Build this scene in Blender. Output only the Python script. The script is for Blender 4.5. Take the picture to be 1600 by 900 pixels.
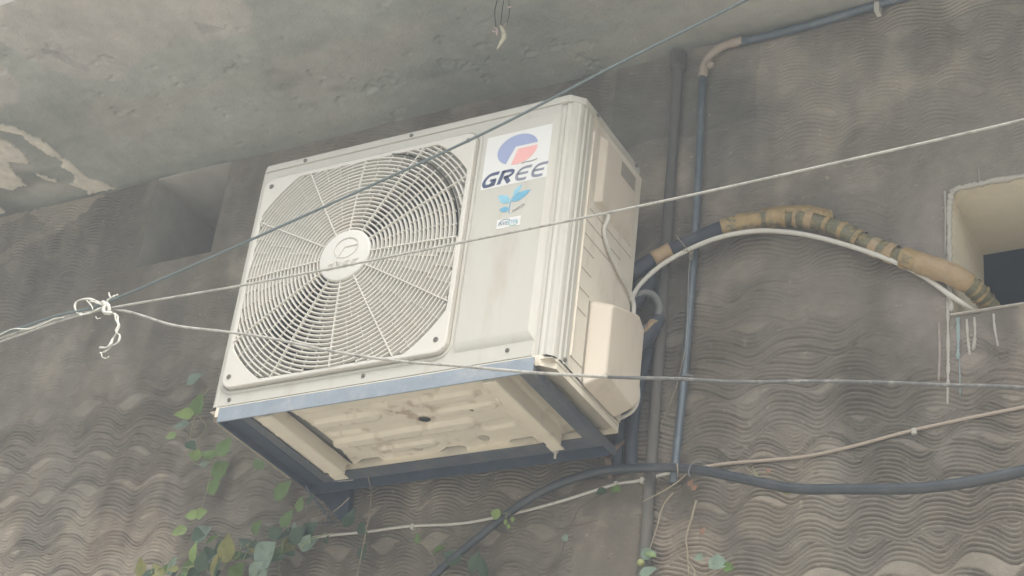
import bpy, math, random
import numpy as np
from mathutils import Vector, Matrix

# ------------------------------------------------------------------ camera, sky, sun, exposure
for o in list(bpy.data.objects):
    bpy.data.objects.remove(o)
scene = bpy.context.scene
COL = scene.collection
random.seed(7)

CAM_R = np.array([[0.876, 0.469, 0.110], [-0.162, 0.501, -0.850], [-0.454, 0.727, 0.514]])
AZ, EL, ROLL, FOC = -0.5581, 0.5404, 0.1282, 2750.4
CC = np.array([1.98174, -2.67034, -1.71594])
_fw = np.array([math.sin(AZ) * math.cos(EL), math.cos(AZ) * math.cos(EL), math.sin(EL)])
_r = np.cross(_fw, [0, 0, 1]); _r /= np.linalg.norm(_r)
_u = np.cross(_r, _fw)
RIGHT = math.cos(ROLL) * _r + math.sin(ROLL) * _u
UP = -math.sin(ROLL) * _r + math.cos(ROLL) * _u
CAM_R = np.array([RIGHT, -UP, _fw])

cam_data = bpy.data.cameras.new('camera')
cam = bpy.data.objects.new('camera', cam_data)
COL.objects.link(cam)
scene.camera = cam
cam_data.sensor_width = 36
cam_data.lens = FOC / 1600 * 36
cam_data.clip_start = 0.05
cam_data.clip_end = 500
M = Matrix.Identity(4)
for i in range(3):
    M[i][0], M[i][1], M[i][2], M[i][3] = RIGHT[i], UP[i], -_fw[i], CC[i]
cam.matrix_world = M

SUN_DIR = Vector((0.36, -0.42, 0.85)).normalized()      # towards the sun, behind a bright overcast
world = bpy.data.worlds.new('World')
scene.world = world
world.use_nodes = True
wn = world.node_tree
wn.nodes.clear()
w_out = wn.nodes.new('ShaderNodeOutputWorld')
w_bg = wn.nodes.new('ShaderNodeBackground')
w_sky = wn.nodes.new('ShaderNodeTexSky')
w_hs = wn.nodes.new('ShaderNodeHueSaturation')
w_sky.sky_type = 'NISHITA'
w_sky.sun_disc = False
w_sky.sun_elevation = math.asin(SUN_DIR.z)
w_sky.sun_rotation = math.atan2(SUN_DIR.x, SUN_DIR.y)
w_sky.air_density = 1.2
w_sky.dust_density = 5.0
w_hs.inputs['Saturation'].default_value = 0.28
wn.links.new(w_sky.outputs[0], w_hs.inputs['Color'])
wn.links.new(w_hs.outputs[0], w_bg.inputs['Color'])
w_bg.inputs['Strength'].default_value = 0.13
wn.links.new(w_bg.outputs[0], w_out.inputs['Surface'])

sun_data = bpy.data.lights.new('sun', 'SUN')
sun_data.energy = 1.5
sun_data.angle = math.radians(30)
sun_data.color = (1.0, 0.96, 0.89)
sun = bpy.data.objects.new('sun', sun_data)
COL.objects.link(sun)
sun.rotation_euler = SUN_DIR.to_track_quat('Z', 'Y').to_euler()

scene.view_settings.view_transform = 'Standard'
scene.view_settings.look = 'None'
scene.view_settings.gamma = 1
scene.view_settings.use_curve_mapping = False
scene.view_settings.exposure = 0.85
scene.render.engine = 'CYCLES'
scene.cycles.max_bounces = 8
scene.cycles.diffuse_bounces = 5

# ------------------------------------------------------------------ measures
W2, H, D = 0.43, 0.658, 0.318       # half width, height, depth of the outdoor unit
YW = 0.418                          # wall plane
ZC = 1.078                          # underside of the slab
YS = -0.367                         # front edge of the slab
ZG = -3.32                          # street level


def at(u, v, y=None, x=None, z=None):
    d = CAM_R.T @ np.array([(u - 800) / FOC, (v - 450) / FOC, 1.0])
    ax, val = (1, y) if y is not None else ((0, x) if x is not None else (2, z))
    t = (val - CC[ax]) / d[ax]
    return CC + t * d


def lin(r, g, b):
    f = lambda c: (c / 255 / 12.92) if c <= 10.3 else ((c / 255 + 0.055) / 1.055) ** 2.4
    return (f(r), f(g), f(b))


# ------------------------------------------------------------------ noise
_rng = np.random.RandomState(11)
_TAB = _rng.rand(256, 256)


def vnoise(x, y, s=0):
    x = np.asarray(x, float) + 17.3 * s; y = np.asarray(y, float) + 31.7 * s
    xi = np.floor(x).astype(int); yi = np.floor(y).astype(int)
    fx = x - xi; fy = y - yi
    fx = fx * fx * (3 - 2 * fx); fy = fy * fy * (3 - 2 * fy)
    a = _TAB[xi % 256, yi % 256]; b = _TAB[(xi + 1) % 256, yi % 256]
    c = _TAB[xi % 256, (yi + 1) % 256]; d = _TAB[(xi + 1) % 256, (yi + 1) % 256]
    return (a * (1 - fx) + b * fx) * (1 - fy) + (c * (1 - fx) + d * fx) * fy


def fbm(x, y, s=0, o=4):
    t = 0; a = 0.5; n = 0
    for k in range(o):
        t = t + a * vnoise(x * 2 ** k, y * 2 ** k, s + k * 3); n += a; a *= 0.55
    return t / n


def sstep(a, b, x):
    t = np.clip((x - a) / (b - a), 0, 1)
    return t * t * (3 - 2 * t)


def inpoly(X, Y, poly):
    r = np.zeros(X.shape, bool)
    n = len(poly)
    for i in range(n):
        x0, y0 = poly[i]; x1, y1 = poly[(i + 1) % n]
        if y0 == y1: continue
        c = ((y0 > Y) != (y1 > Y)) & (X < (x1 - x0) * (Y - y0) / (y1 - y0) + x0)
        r ^= c
    return r


# ------------------------------------------------------------------ materials
def mat(name, rgb, rough=0.6, var=0.12, vscale=8.0, bump=0.0, bscale=120.0, metal=0.0, dirt=None, dscale=3.0, dlo=0.5, dhi=0.7,
        spec=0.5, attr=False, trans=0.0, stretch=(1, 1, 1)):
    m = bpy.data.materials.new(name)
    m.use_nodes = True
    nt = m.node_tree
    b = nt.nodes['Principled BSDF']
    b.inputs['Roughness'].default_value = rough
    b.inputs['Metallic'].default_value = metal
    b.inputs['Specular IOR Level'].default_value = spec
    tc = nt.nodes.new('ShaderNodeTexCoord')
    mp = nt.nodes.new('ShaderNodeMapping')
    mp.inputs['Scale'].default_value = stretch
    geo = nt.nodes.new('ShaderNodeNewGeometry')
    nt.links.new(geo.outputs['Position'], mp.inputs['Vector'])
    n1 = nt.nodes.new('ShaderNodeTexNoise')
    n1.inputs['Scale'].default_value = vscale
    n1.inputs['Detail'].default_value = 6
    n1.inputs['Roughness'].default_value = 0.65
    nt.links.new(mp.outputs[0], n1.inputs['Vector'])
    rp = nt.nodes.new('ShaderNodeMapRange')
    rp.inputs['From Min'].default_value = 0.25
    rp.inputs['From Max'].default_value = 0.75
    rp.inputs['To Min'].default_value = 1 - var
    rp.inputs['To Max'].default_value = 1 + var
    nt.links.new(n1.outputs['Fac'], rp.inputs['Value'])
    mul = nt.nodes.new('ShaderNodeVectorMath'); mul.operation = 'SCALE'
    if attr:
        a = nt.nodes.new('ShaderNodeAttribute'); a.attribute_name = 'Col'
        nt.links.new(a.outputs['Color'], mul.inputs[0])
    else:
        mul.inputs[0].default_value = rgb
    nt.links.new(rp.outputs[0], mul.inputs['Scale'])
    last = mul.outputs[0]
    if dirt is not None:
        n2 = nt.nodes.new('ShaderNodeTexNoise')
        n2.inputs['Scale'].default_value = dscale
        n2.inputs['Detail'].default_value = 8
        n2.inputs['Roughness'].default_value = 0.7
        nt.links.new(mp.outputs[0], n2.inputs['Vector'])
        r2 = nt.nodes.new('ShaderNodeMapRange')
        r2.inputs['From Min'].default_value = dlo
        r2.inputs['From Max'].default_value = dhi
        nt.links.new(n2.outputs['Fac'], r2.inputs['Value'])
        mx = nt.nodes.new('ShaderNodeMix'); mx.data_type = 'RGBA'
        nt.links.new(r2.outputs[0], mx.inputs[0])
        nt.links.new(last, mx.inputs[6])
        mx.inputs[7].default_value = (*dirt, 1)
        last = mx.outputs[2]
    nt.links.new(last, b.inputs['Base Color'])
    if bump > 0:
        n3 = nt.nodes.new('ShaderNodeTexNoise')
        n3.inputs['Scale'].default_value = bscale
        n3.inputs['Detail'].default_value = 5
        nt.links.new(mp.outputs[0], n3.inputs['Vector'])
        bp = nt.nodes.new('ShaderNodeBump')
        bp.inputs['Strength'].default_value = bump
        bp.inputs['Distance'].default_value = 0.004
        nt.links.new(n3.outputs['Fac'], bp.inputs['Height'])
        nt.links.new(bp.outputs[0], b.inputs['Normal'])
    if trans > 0:
        b.inputs['Subsurface Weight'].default_value = trans
        b.inputs['Subsurface Radius'].default_value = (0.01, 0.01, 0.005)
    return m


MT = {}
MT['plaster'] = mat('plaster', (.3, .3, .3), 0.92, 0.16, 22, 0.55, 260, attr=True, spec=0.2)
MT['concrete'] = mat('concrete', (.3, .3, .3), 0.92, 0.15, 14, 0.5, 140, attr=True, spec=0.2)
MT['plain_plaster'] = mat('plain_plaster', (.34, .325, .29), 0.92, 0.14, 12, 0.4, 160, spec=0.2)
MT['cream_paint'] = mat('cream_paint', (.82, .745, .58), 0.7, 0.06, 9, 0.2, 90, dirt=(.62, .55, .43), dscale=7, dlo=.52, dhi=.8)
MT['room_veil_tint'] = mat('room_veil_tint', (.24, .38, .55), 0.8, 0.05)  # bluish veil over the dark room painted into its walls
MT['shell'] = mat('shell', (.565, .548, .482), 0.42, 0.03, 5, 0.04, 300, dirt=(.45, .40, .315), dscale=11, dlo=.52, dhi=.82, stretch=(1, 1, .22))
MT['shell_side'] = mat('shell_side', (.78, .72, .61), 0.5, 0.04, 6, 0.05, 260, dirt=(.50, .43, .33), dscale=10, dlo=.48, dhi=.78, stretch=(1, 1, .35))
MT['grille'] = mat('grille', (.67, .645, .58), 0.5, 0.04, 10, dirt=(.62, .55, .47), dscale=5, dlo=.5, dhi=.9)
MT['hub'] = mat('hub', (.70, .68, .625), 0.45, 0.02, 10)
MT['base_pan'] = mat('base_pan', (.80, .735, .605), 0.6, 0.06, 9, 0.12, 200, dirt=(.46, .37, .26), dscale=14, dlo=.57, dhi=.82)
MT['dirty_pan'] = mat('dirty_pan', (.52, .47, .38), 0.7, 0.12, 16, 0.2, 160, dirt=(.27, .25, .21), dscale=16, dlo=.5, dhi=.75)
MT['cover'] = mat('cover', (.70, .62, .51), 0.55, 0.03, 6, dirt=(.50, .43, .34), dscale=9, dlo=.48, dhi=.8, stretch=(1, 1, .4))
MT['inside'] = mat('inside', (.27, .27, .245), 0.8, 0.1)
MT['shroud'] = mat('shroud', (.50, .49, .44), 0.6, 0.08)
MT['blade'] = mat('blade', (.17, .17, .16), 0.55, 0.1)
MT['screw'] = mat('screw', (.16, .15, .125), 0.6, 0.2, 400, metal=0.0)
MT['groove'] = mat('groove', (.33, .30, .25), 0.8, 0.1)  # darker shell tone, also painted for shade in pressed lines and grip pocket
MT['bracket_front'] = mat('bracket_front', (.265, .31, .355), 0.75, 0.12, 26, 0.2, 220, dirt=(.37, .39, .40), dscale=22, dlo=.5, dhi=.7)  # dusty blue, with the daylight on the front bar painted paler
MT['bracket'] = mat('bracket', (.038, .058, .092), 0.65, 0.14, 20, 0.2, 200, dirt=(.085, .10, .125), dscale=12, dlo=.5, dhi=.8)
MT['bracket_worn'] = mat('bracket_worn', (.10, .115, .135), 0.75, 0.15, 20, 0.25, 200, dirt=(.17, .165, .155), dscale=15, dlo=.48, dhi=.75)
MT['rust'] = mat('rust', (.14, .095, .07), 0.9, 0.3, 60, 0.6, 150, dirt=(.22, .15, .11), dscale=40)
MT['sticker'] = mat('sticker', (.76, .755, .72), 0.28, 0.02, 20, dirt=(.75, .72, .66), dscale=12, dlo=.6, dhi=.85)
MT['logo_blue'] = mat('logo_blue', lin(156, 166, 200), 0.35, 0.05, 30)
MT['logo_red'] = mat('logo_red', lin(238, 178, 172), 0.35, 0.06, 30)
MT['letter_navy'] = mat('letter_navy', lin(74, 84, 116), 0.4, 0.08, 60)
MT['letter_grey'] = mat('letter_grey', lin(132, 136, 148), 0.4, 0.10, 60)
MT['leaf_blue'] = mat('leaf_blue', lin(112, 176, 204), 0.4, 0.15, 50)
MT['leaf_cyan'] = mat('leaf_cyan', lin(142, 194, 212), 0.4, 0.15, 50)
MT['ink'] = mat('ink', lin(120, 124, 118), 0.5, 0.1, 60)
MT['ink_blue'] = mat('ink_blue', lin(82, 116, 142), 0.5, 0.1, 60)
MT['ink_green'] = mat('ink_green', lin(104, 172, 152), 0.5, 0.1, 60)
MT['white_cable'] = mat('white_cable', (.64, .62, .56), 0.5, 0.08, 30, dirt=(.45, .41, .34), dscale=30, dlo=.52, dhi=.8)
MT['wire_white'] = mat('wire_white', (.47, .455, .41), 0.4, 0.18, 60, dirt=(.20, .19, .165), dscale=40, dlo=.48, dhi=.72)
MT['wire_green'] = mat('wire_green', (.13, .165, .165), 0.35, 0.15, 50)
MT['twine'] = mat('twine', (.66, .66, .59), 0.8, 0.15, 120)
MT['black_hose'] = mat('black_hose', (.035, .045, .055), 0.38, 0.2, 30, dirt=(.085, .09, .09), dscale=14, dlo=.45, dhi=.75, spec=0.7)
MT['black_foam'] = mat('black_foam', (.032, .042, .058), 0.7, 0.2, 40, 0.3, 200, dirt=(.08, .09, .10), dscale=18)
MT['conduit_blue'] = mat('conduit_blue', (.095, .125, .15), 0.35, 0.12, 20, dirt=(.19, .22, .24), dscale=10, dlo=.48, dhi=.75, spec=0.7)
MT['pvc_tan'] = mat('pvc_tan', (.45, .375, .30), 0.5, 0.08, 30, dirt=(.30, .26, .22), dscale=30, dlo=.5, dhi=.8)
MT['drain_grey'] = mat('drain_grey', (.135, .125, .108), 0.85, 0.15, 25, 0.3, 150, dirt=(.10, .10, .092), dscale=14, stretch=(1, 1, .4))
MT['tape'] = mat('tape', (.37, .26, .115), 0.45, 0.22, 55, 0.6, 120, dirt=(.19, .165, .095), dscale=34, dlo=.50, dhi=.62)
MT['tape_green'] = mat('tape_green', (.165, .155, .088), 0.45, 0.3, 55, 0.6, 120, dirt=(.33, .24, .11), dscale=36, dlo=.54, dhi=.60)
MT['tape_tan'] = mat('tape_tan', (.40, .28, .15), 0.4, 0.15, 60, 0.4, 120, dirt=(.36, .30, .19), dscale=30)
MT['hose_grey'] = mat('hose_grey', (.18, .185, .18), 0.6, 0.15, 30)
MT['drip_white'] = mat('drip_white', (.47, .44, .385), 0.7, 0.12, 60)
MT['drip_pink'] = mat('drip_pink', (.36, .30, .265), 0.8, 0.15, 60)
MT['drip_teal'] = mat('drip_teal', (.29, .37, .36), 0.7, 0.15, 60)
MT['leaf_mid'] = mat('leaf_mid', (.115, .19, .05), 0.45, 0.25, 30, trans=0.1)
MT['leaf_dark'] = mat('leaf_dark', (.045, .085, .045), 0.4, 0.25, 30, trans=0.05)
MT['leaf_pale'] = mat('leaf_pale', (.20, .27, .205), 0.5, 0.2, 30, dirt=(.10, .15, .09), dscale=40)
MT['leaf_fresh'] = mat('leaf_fresh', (.21, .30, .085), 0.45, 0.2, 30, trans=0.15)
MT['leaf_olive'] = mat('leaf_olive', (.20, .20, .055), 0.5, 0.3, 40, dirt=(.26, .15, .06), dscale=40, dlo=.55, dhi=.7)
MT['leaf_dry'] = mat('leaf_dry', (.33, .19, .12), 0.7, 0.2, 40)
MT['stem_green'] = mat('stem_green', (.25, .28, .14), 0.6, 0.2, 40)
MT['twig'] = mat('twig', (.33, .28, .20), 0.8, 0.2, 60)
MT['twig_dark'] = mat('twig_dark', (.13, .10, .08), 0.85, 0.2, 60)
MT['rag'] = mat('rag', (.62, .58, .45), 0.85, 0.15, 90)
MT['rag_pink'] = mat('rag_pink', (.55, .44, .42), 0.85, 0.15, 90)
MT['thin_wire'] = mat('thin_wire', (.07, .065, .06), 0.6, 0.2, 60)
MT['asphalt'] = mat('street', (.58, .545, .47), 0.95, 0.15, 2.0, 0.3, 40)
MT['berry'] = mat('berry', (.34, .36, .14), 0.5, 0.25, 90)


# ------------------------------------------------------------------ mesh helpers
def catmull(pts, sub=6):
    P = [np.array(p, float) for p in pts]
    if len(P) < 3 or sub <= 1: return P
    Q = [2 * P[0] - P[1]] + P + [2 * P[-1] - P[-2]]
    out = []
    for i in range(1, len(Q) - 2):
        p0, p1, p2, p3 = Q[i - 1:i + 3]
        for k in range(sub):
            t = k / sub
            out.append(0.5 * ((2 * p1) + (-p0 + p2) * t + (2 * p0 - 5 * p1 + 4 * p2 - p3) * t * t + (-p0 + 3 * p1 - 3 * p2 + p3) * t ** 3))
    out.append(P[-1])
    return out


class MB:
    def __init__(s): s.v = []; s.f = []

    def add(s, vs, fs):
        n = len(s.v); s.v += [tuple(float(c) for c in v) for v in vs]; s.f += [tuple(i + n for i in f) for f in fs]; return s

    def box(s, x0, x1, y0, y1, z0, z1):
        return s.add([(x0, y0, z0), (x1, y0, z0), (x1, y1, z0), (x0, y1, z0), (x0, y0, z1), (x1, y0, z1), (x1, y1, z1), (x0, y1, z1)],
                     [(0, 3, 2, 1), (4, 5, 6, 7), (0, 1, 5, 4), (1, 2, 6, 5), (2, 3, 7, 6), (3, 0, 4, 7)])

    def tube(s, pts, r, n=8, sub=6, cap=True):
        P = catmull(pts, sub)
        m = len(P)
        R = r if callable(r) else (lambda t: r)
        prev = None; rings = []
        for i, p in enumerate(P):
            t = P[min(i + 1, m - 1)] - P[max(i - 1, 0)]
            t = t / (np.linalg.norm(t) + 1e-12)
            if prev is None:
                a = np.cross(t, [0.13, 0.2, 1.0])
                if np.linalg.norm(a) < 1e-3: a = np.cross(t, [1, 0, 0.1])
            else:
                a = prev - t * np.dot(prev, t)
            a = a / np.linalg.norm(a); prev = a
            b = np.cross(t, a)
            rr = R(i / (m - 1))
            rings.append([p + rr * (math.cos(2 * math.pi * k / n) * a + math.sin(2 * math.pi * k / n) * b) for k in range(n)])
        vs = [v for g in rings for v in g]
        fs = [(i * n + k, i * n + (k + 1) % n, (i + 1) * n + (k + 1) % n, (i + 1) * n + k) for i in range(m - 1) for k in range(n)]
        if cap: fs += [tuple(range(n))[::-1], tuple((m - 1) * n + k for k in range(n))]
        return s.add(vs, fs)

    def prism(s, poly, axis, a, b):
        """poly of 2-D points in the two other axes (in x,y,z order), extruded along axis from a to b"""
        n = len(poly)
        def mk(p, c):
            q = list(p); q.insert(axis, c); return tuple(q)
        vs = [mk(p, a) for p in poly] + [mk(p, b) for p in poly]
        fs = [tuple(range(n))[::-1], tuple(range(n, 2 * n))] + [(i, (i + 1) % n, n + (i + 1) % n, n + i) for i in range(n)]
        return s.add(vs, fs)

    def loft(s, loops, cap0=True, cap1=True):
        n = len(loops[0]); vs = [v for l in loops for v in l]; m = len(loops)
        fs = [(i * n + k, i * n + (k + 1) % n, (i + 1) * n + (k + 1) % n, (i + 1) * n + k) for i in range(m - 1) for k in range(n)]
        if cap0: fs.append(tuple(range(n))[::-1])
        if cap1: fs.append(tuple((m - 1) * n + k for k in range(n)))
        return s.add(vs, fs)

    def build(s, name, m, parent=None, smooth=False, bevel=0.0, fix=True):
        me = bpy.data.meshes.new(name)
        me.from_pydata(s.v, [], s.f)
        if fix:
            import bmesh
            bm = bmesh.new(); bm.from_mesh(me)
            bmesh.ops.recalc_face_normals(bm, faces=bm.faces)
            bm.to_mesh(me); bm.free()
        me.materials.append(MT[m] if isinstance(m, str) else m)
        if smooth:
            me.polygons.foreach_set('use_smooth', [True] * len(me.polygons))
        me.update()
        o = bpy.data.objects.new(name, me)
        COL.objects.link(o)
        if parent is not None: o.parent = parent
        if bevel:
            b = o.modifiers.new('bevel', 'BEVEL'); b.width = bevel; b.segments = 2; b.limit_method = 'ANGLE'; b.angle_limit = math.radians(35)
            if smooth is False:
                me.polygons.foreach_set('use_smooth', [True] * len(me.polygons))
                w = o.modifiers.new('wn', 'WEIGHTED_NORMAL'); w.keep_sharp = False
        return o


def tag(o, label, cat=None, group=None, kind=None):
    if label: o['label'] = label
    if cat: o['category'] = cat
    if group: o['group'] = group
    if kind: o['kind'] = kind
    return o


def thing(name, label, cat, loc=(0, 0, 0), group=None):
    o = bpy.data.objects.new(name, None)
    o.empty_display_size = 0.05
    o.location = [float(c) for c in loc]
    COL.objects.link(o)
    return tag(o, label, cat, group)


def grid_mesh(name, xs, ys, fn, keep, colors, m, parent, flip=False, extra=None):
    """xs, ys 1-D; fn(X,Y)->(n,3) coordinates; keep mask of cells; colors (n,3)"""
    nx, ny = len(xs), len(ys)
    X, Y = np.meshgrid(xs, ys, indexing='ij')
    co = fn(X, Y).reshape(-1, 3)
    idx = np.arange(nx * ny).reshape(nx, ny)
    q = np.stack([idx[:-1, :-1], idx[1:, :-1], idx[1:, 1:], idx[:-1, 1:]], -1)
    if flip: q = q[..., ::-1]
    q = q[keep].reshape(-1, 4)
    col = colors(X, Y).reshape(-1, 3)
    if extra is not None:
        ev, ef, ec = extra
        n0 = len(co)
        co = np.vstack([co, ev]); col = np.vstack([col, ec]); q = np.vstack([q, np.array(ef) + n0])
    me = bpy.data.meshes.new(name)
    me.vertices.add(len(co)); me.vertices.foreach_set('co', co.astype(np.float32).ravel())
    me.loops.add(q.size); me.loops.foreach_set('vertex_index', q.astype(np.int32).ravel())
    me.polygons.add(len(q)); me.polygons.foreach_set('loop_start', np.arange(0, q.size, 4, dtype=np.int32))
    me.polygons.foreach_set('use_smooth', np.ones(len(q), bool))
    at_ = me.color_attributes.new('Col', 'FLOAT_COLOR', 'POINT')
    at_.data.foreach_set('color', np.hstack([col, np.ones((len(col), 1))]).astype(np.float32).ravel())
    me.update(calc_edges=True)
    me.materials.append(MT[m])
    o = bpy.data.objects.new(name, me)
    COL.objects.link(o)
    o.parent = parent
    return o


# ------------------------------------------------------------------ street
st = MB().add([(-16, -24, ZG), (16, -24, ZG), (16, 4, ZG), (-16, 4, ZG)], [(0, 1, 2, 3)]).build('street', 'asphalt')
tag(st, 'pale dusty street below the wall', None, None, 'structure')

# ------------------------------------------------------------------ building: combed plaster wall, slab, niche, opening
bld = thing('building', 'grey building wall of wavy combed plaster under a stained concrete slab', 'building', (0, YW, ZG))
BO = np.array([0, YW, ZG])          # children keep world coordinates through this offset


def under(o, root, off):
    o.parent = root
    o.matrix_parent_inverse = Matrix.Translation(Vector(-np.array(off, float)))
    return o


NX0, NX1, NZ0 = -1.196, -0.932, 0.772        # niche reaching up to the slab
OX0, OX1, OZ0, OZ1 = 1.120, 1.600, 0.200, 0.512   # opening on the right


def seg(a, b, step):
    return np.linspace(a, b, max(2, int(round((b - a) / step)) + 1))


def chain(bps, step):
    out = [bps[0]]
    for a, b in zip(bps[:-1], bps[1:]):
        out += list(seg(a, b, step)[1:])
    return np.array(out)


wx = chain([-2.0, NX0, NX1, OX0, OX1, 1.68], 0.0050)
wz = chain([-0.56, OZ0, OZ1, NZ0, ZC + .006], 0.0018)


def wall_strength(X, Z):
    n = fbm(X * 2.2, Z * 2.2, 5)
    low = sstep(0.42, 0.10, Z + 0.10 * X + 0.25 * (n - .5))
    s = 0.60 + 0.40 * low
    s = s * (0.35 + 0.65 * sstep(0.34, 0.60, fbm(X * 5.1, Z * 6.7, 9)) + 0.30 * low)
    left_dull = sstep(-0.55, -0.8, X) * sstep(0.12, 0.28, Z)
    s = s * (1 - 0.15 * left_dull)
    # smooth patches: round the niche, round the opening, beside the pipe under the slab
    dn = np.maximum(np.maximum(NX0 - X, X - NX1), NZ0 - Z)
    s = s * sstep(0.02, 0.16, dn + 0.06 * (n - .5))
    do = np.maximum(np.maximum(OX0 - X, X - OX1), np.maximum(OZ0 - Z, Z - OZ1))
    s = s * sstep(0.02, 0.14, do + 0.16 * (n - .5))
    patch = (X > 0.30) & (X < 0.66 + .03 * n) & (Z > 0.80 + .05 * n)
    s = np.where(patch, s * .45, s)
    return np.clip(s, 0, 1)


def wall_relief(X, Z):
    global COVER
    COVER = np.zeros(X.shape)
    rng = np.random.RandomState(3)
    h = np.full(X.shape, 0.0016)
    tilt = 0.0
    zc = -0.66
    warp = 0.05 * (fbm(X * 1.7, Z * 1.7, 21) - .5)
    k = 0
    while zc < 1.2:
        hb = rng.uniform(0.088, 0.112)
        nt = rng.randint(9, 12)
        x1 = X[:, :1]; zk = np.zeros_like(x1)
        lam = rng.uniform(0.130, 0.175)
        ph = rng.uniform(0, 6.28)
        A = rng.uniform(0.012, 0.019)
        ampl = A * (0.55 + 0.9 * vnoise(x1 * 3.0, zk + k * 3.3, 2))
        phase = 2 * np.pi * x1 / lam + ph + 5.5 * (vnoise(x1 * 1.8, zk + k * 7.7, 4) - .5)
        s1 = np.sin(phase)
        path = zc + 0.0022 * (vnoise(x1 * 38, zk + k * 2.1, 18) - .5) + ampl * (s1 + 0.18 * np.sin(2 * phase + 1)) + warp + 0.05 * (vnoise(x1 * 0.8, zk + k * 1.9, 6) - .5)
        v = (Z - path) / hb + 0.5
        inside = (v > 0) & (v < 1)
        tooth = v * nt
        ti = np.floor(tooth).astype(int)
        ta = 0.55 + 0.75 * _TAB[(ti * 7 + k * 13) % 256, (ti * 3 + k) % 256]
        fr = tooth - ti
        g = -np.exp(-((fr - .42) / .17) ** 2) + .42 * np.exp(-((fr - .80) / .15) ** 2)
        brk = 0.78 + 0.36 * sstep(.22, .62, vnoise(X * 11 + ti * 5.3, Z * 0 + ti * 1.7 + k * 9.1, 15))
        edge = np.clip(np.minimum(v, 1 - v) * 16, 0, 1)
        rel = 0.0058 * g * ta * brk
        COVER[inside] = 1
        h = np.where(inside, rel * edge + (1 - edge) * 0.0006, h)
        zc += hb * rng.uniform(0.80, 0.97)
        k += 1
    # vertical combed strip under the unit
    strip = (X > 0.285 + .012 * vnoise(Z * 9, Z * 0, 3)) & (X < 0.452) & (Z < -0.075)
    wob = X + 0.004 * vnoise(Z * 5, X * 4, 8)
    rows = 0.0050 * (0.5 - 0.5 * np.cos(2 * np.pi * wob / 0.0105)) * (.4 + vnoise(np.floor(wob / .0105), Z * 3, 12))
    h = np.where(strip, rows, h)
    st_ = wall_strength(X, Z)
    st_ = np.where(strip, 0.8, st_)
    fine = (fbm(X * 34, Z * 34, 14, 3) - .5) * 0.0022 + (vnoise(X * 190, Z * 190, 27) - .5) * 0.0012 - .0022 * (vnoise(X * 75, Z * 75, 29) > .93)
    big = (fbm(X * 1.6, Z * 1.6, 31, 2) - .5) * 0.010
    e = np.maximum(np.maximum(NX0 - X, X - NX1), NZ0 - Z)
    e2 = np.maximum(np.maximum(OX0 - X, X - OX1), np.maximum(OZ0 - Z, Z - OZ1))
    e3 = ZC - Z
    fade = sstep(0.0, 0.03, np.minimum(np.minimum(e, e2), e3))
    return (h * st_ + big) * fade + fine * (0.4 + .6 * fade)


def px_poly(pts, plane):
    if plane == 'wall':
        return [(lambda q: (q[0], q[2]))(at(u, v, y=YW)) for u, v in pts]
    return [(lambda q: (q[0], q[1]))(at(u, v, z=ZC)) for u, v in pts]


Z8 = lambda pts: [(a / 3.75, 180 + b / 3.75) for a, b in pts]
MORTAR = [px_poly(Z8(p), 'wall') for p in [
    [(690, 436), (590, 470), (480, 580), (330, 670), (260, 660), (180, 590), (170, 570), (260, 540), (250, 520), (330, 525), (480, 480), (520, 462), (600, 430)],
    [(480, 575), (330, 690), (150, 770), (40, 850), (-60, 920), (-40, 850), (60, 780), (160, 705), (280, 655)],
    [(-60, 610), (0, 600), (120, 570), (170, 580), (120, 602), (0, 650), (-50, 690)]]]


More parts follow.
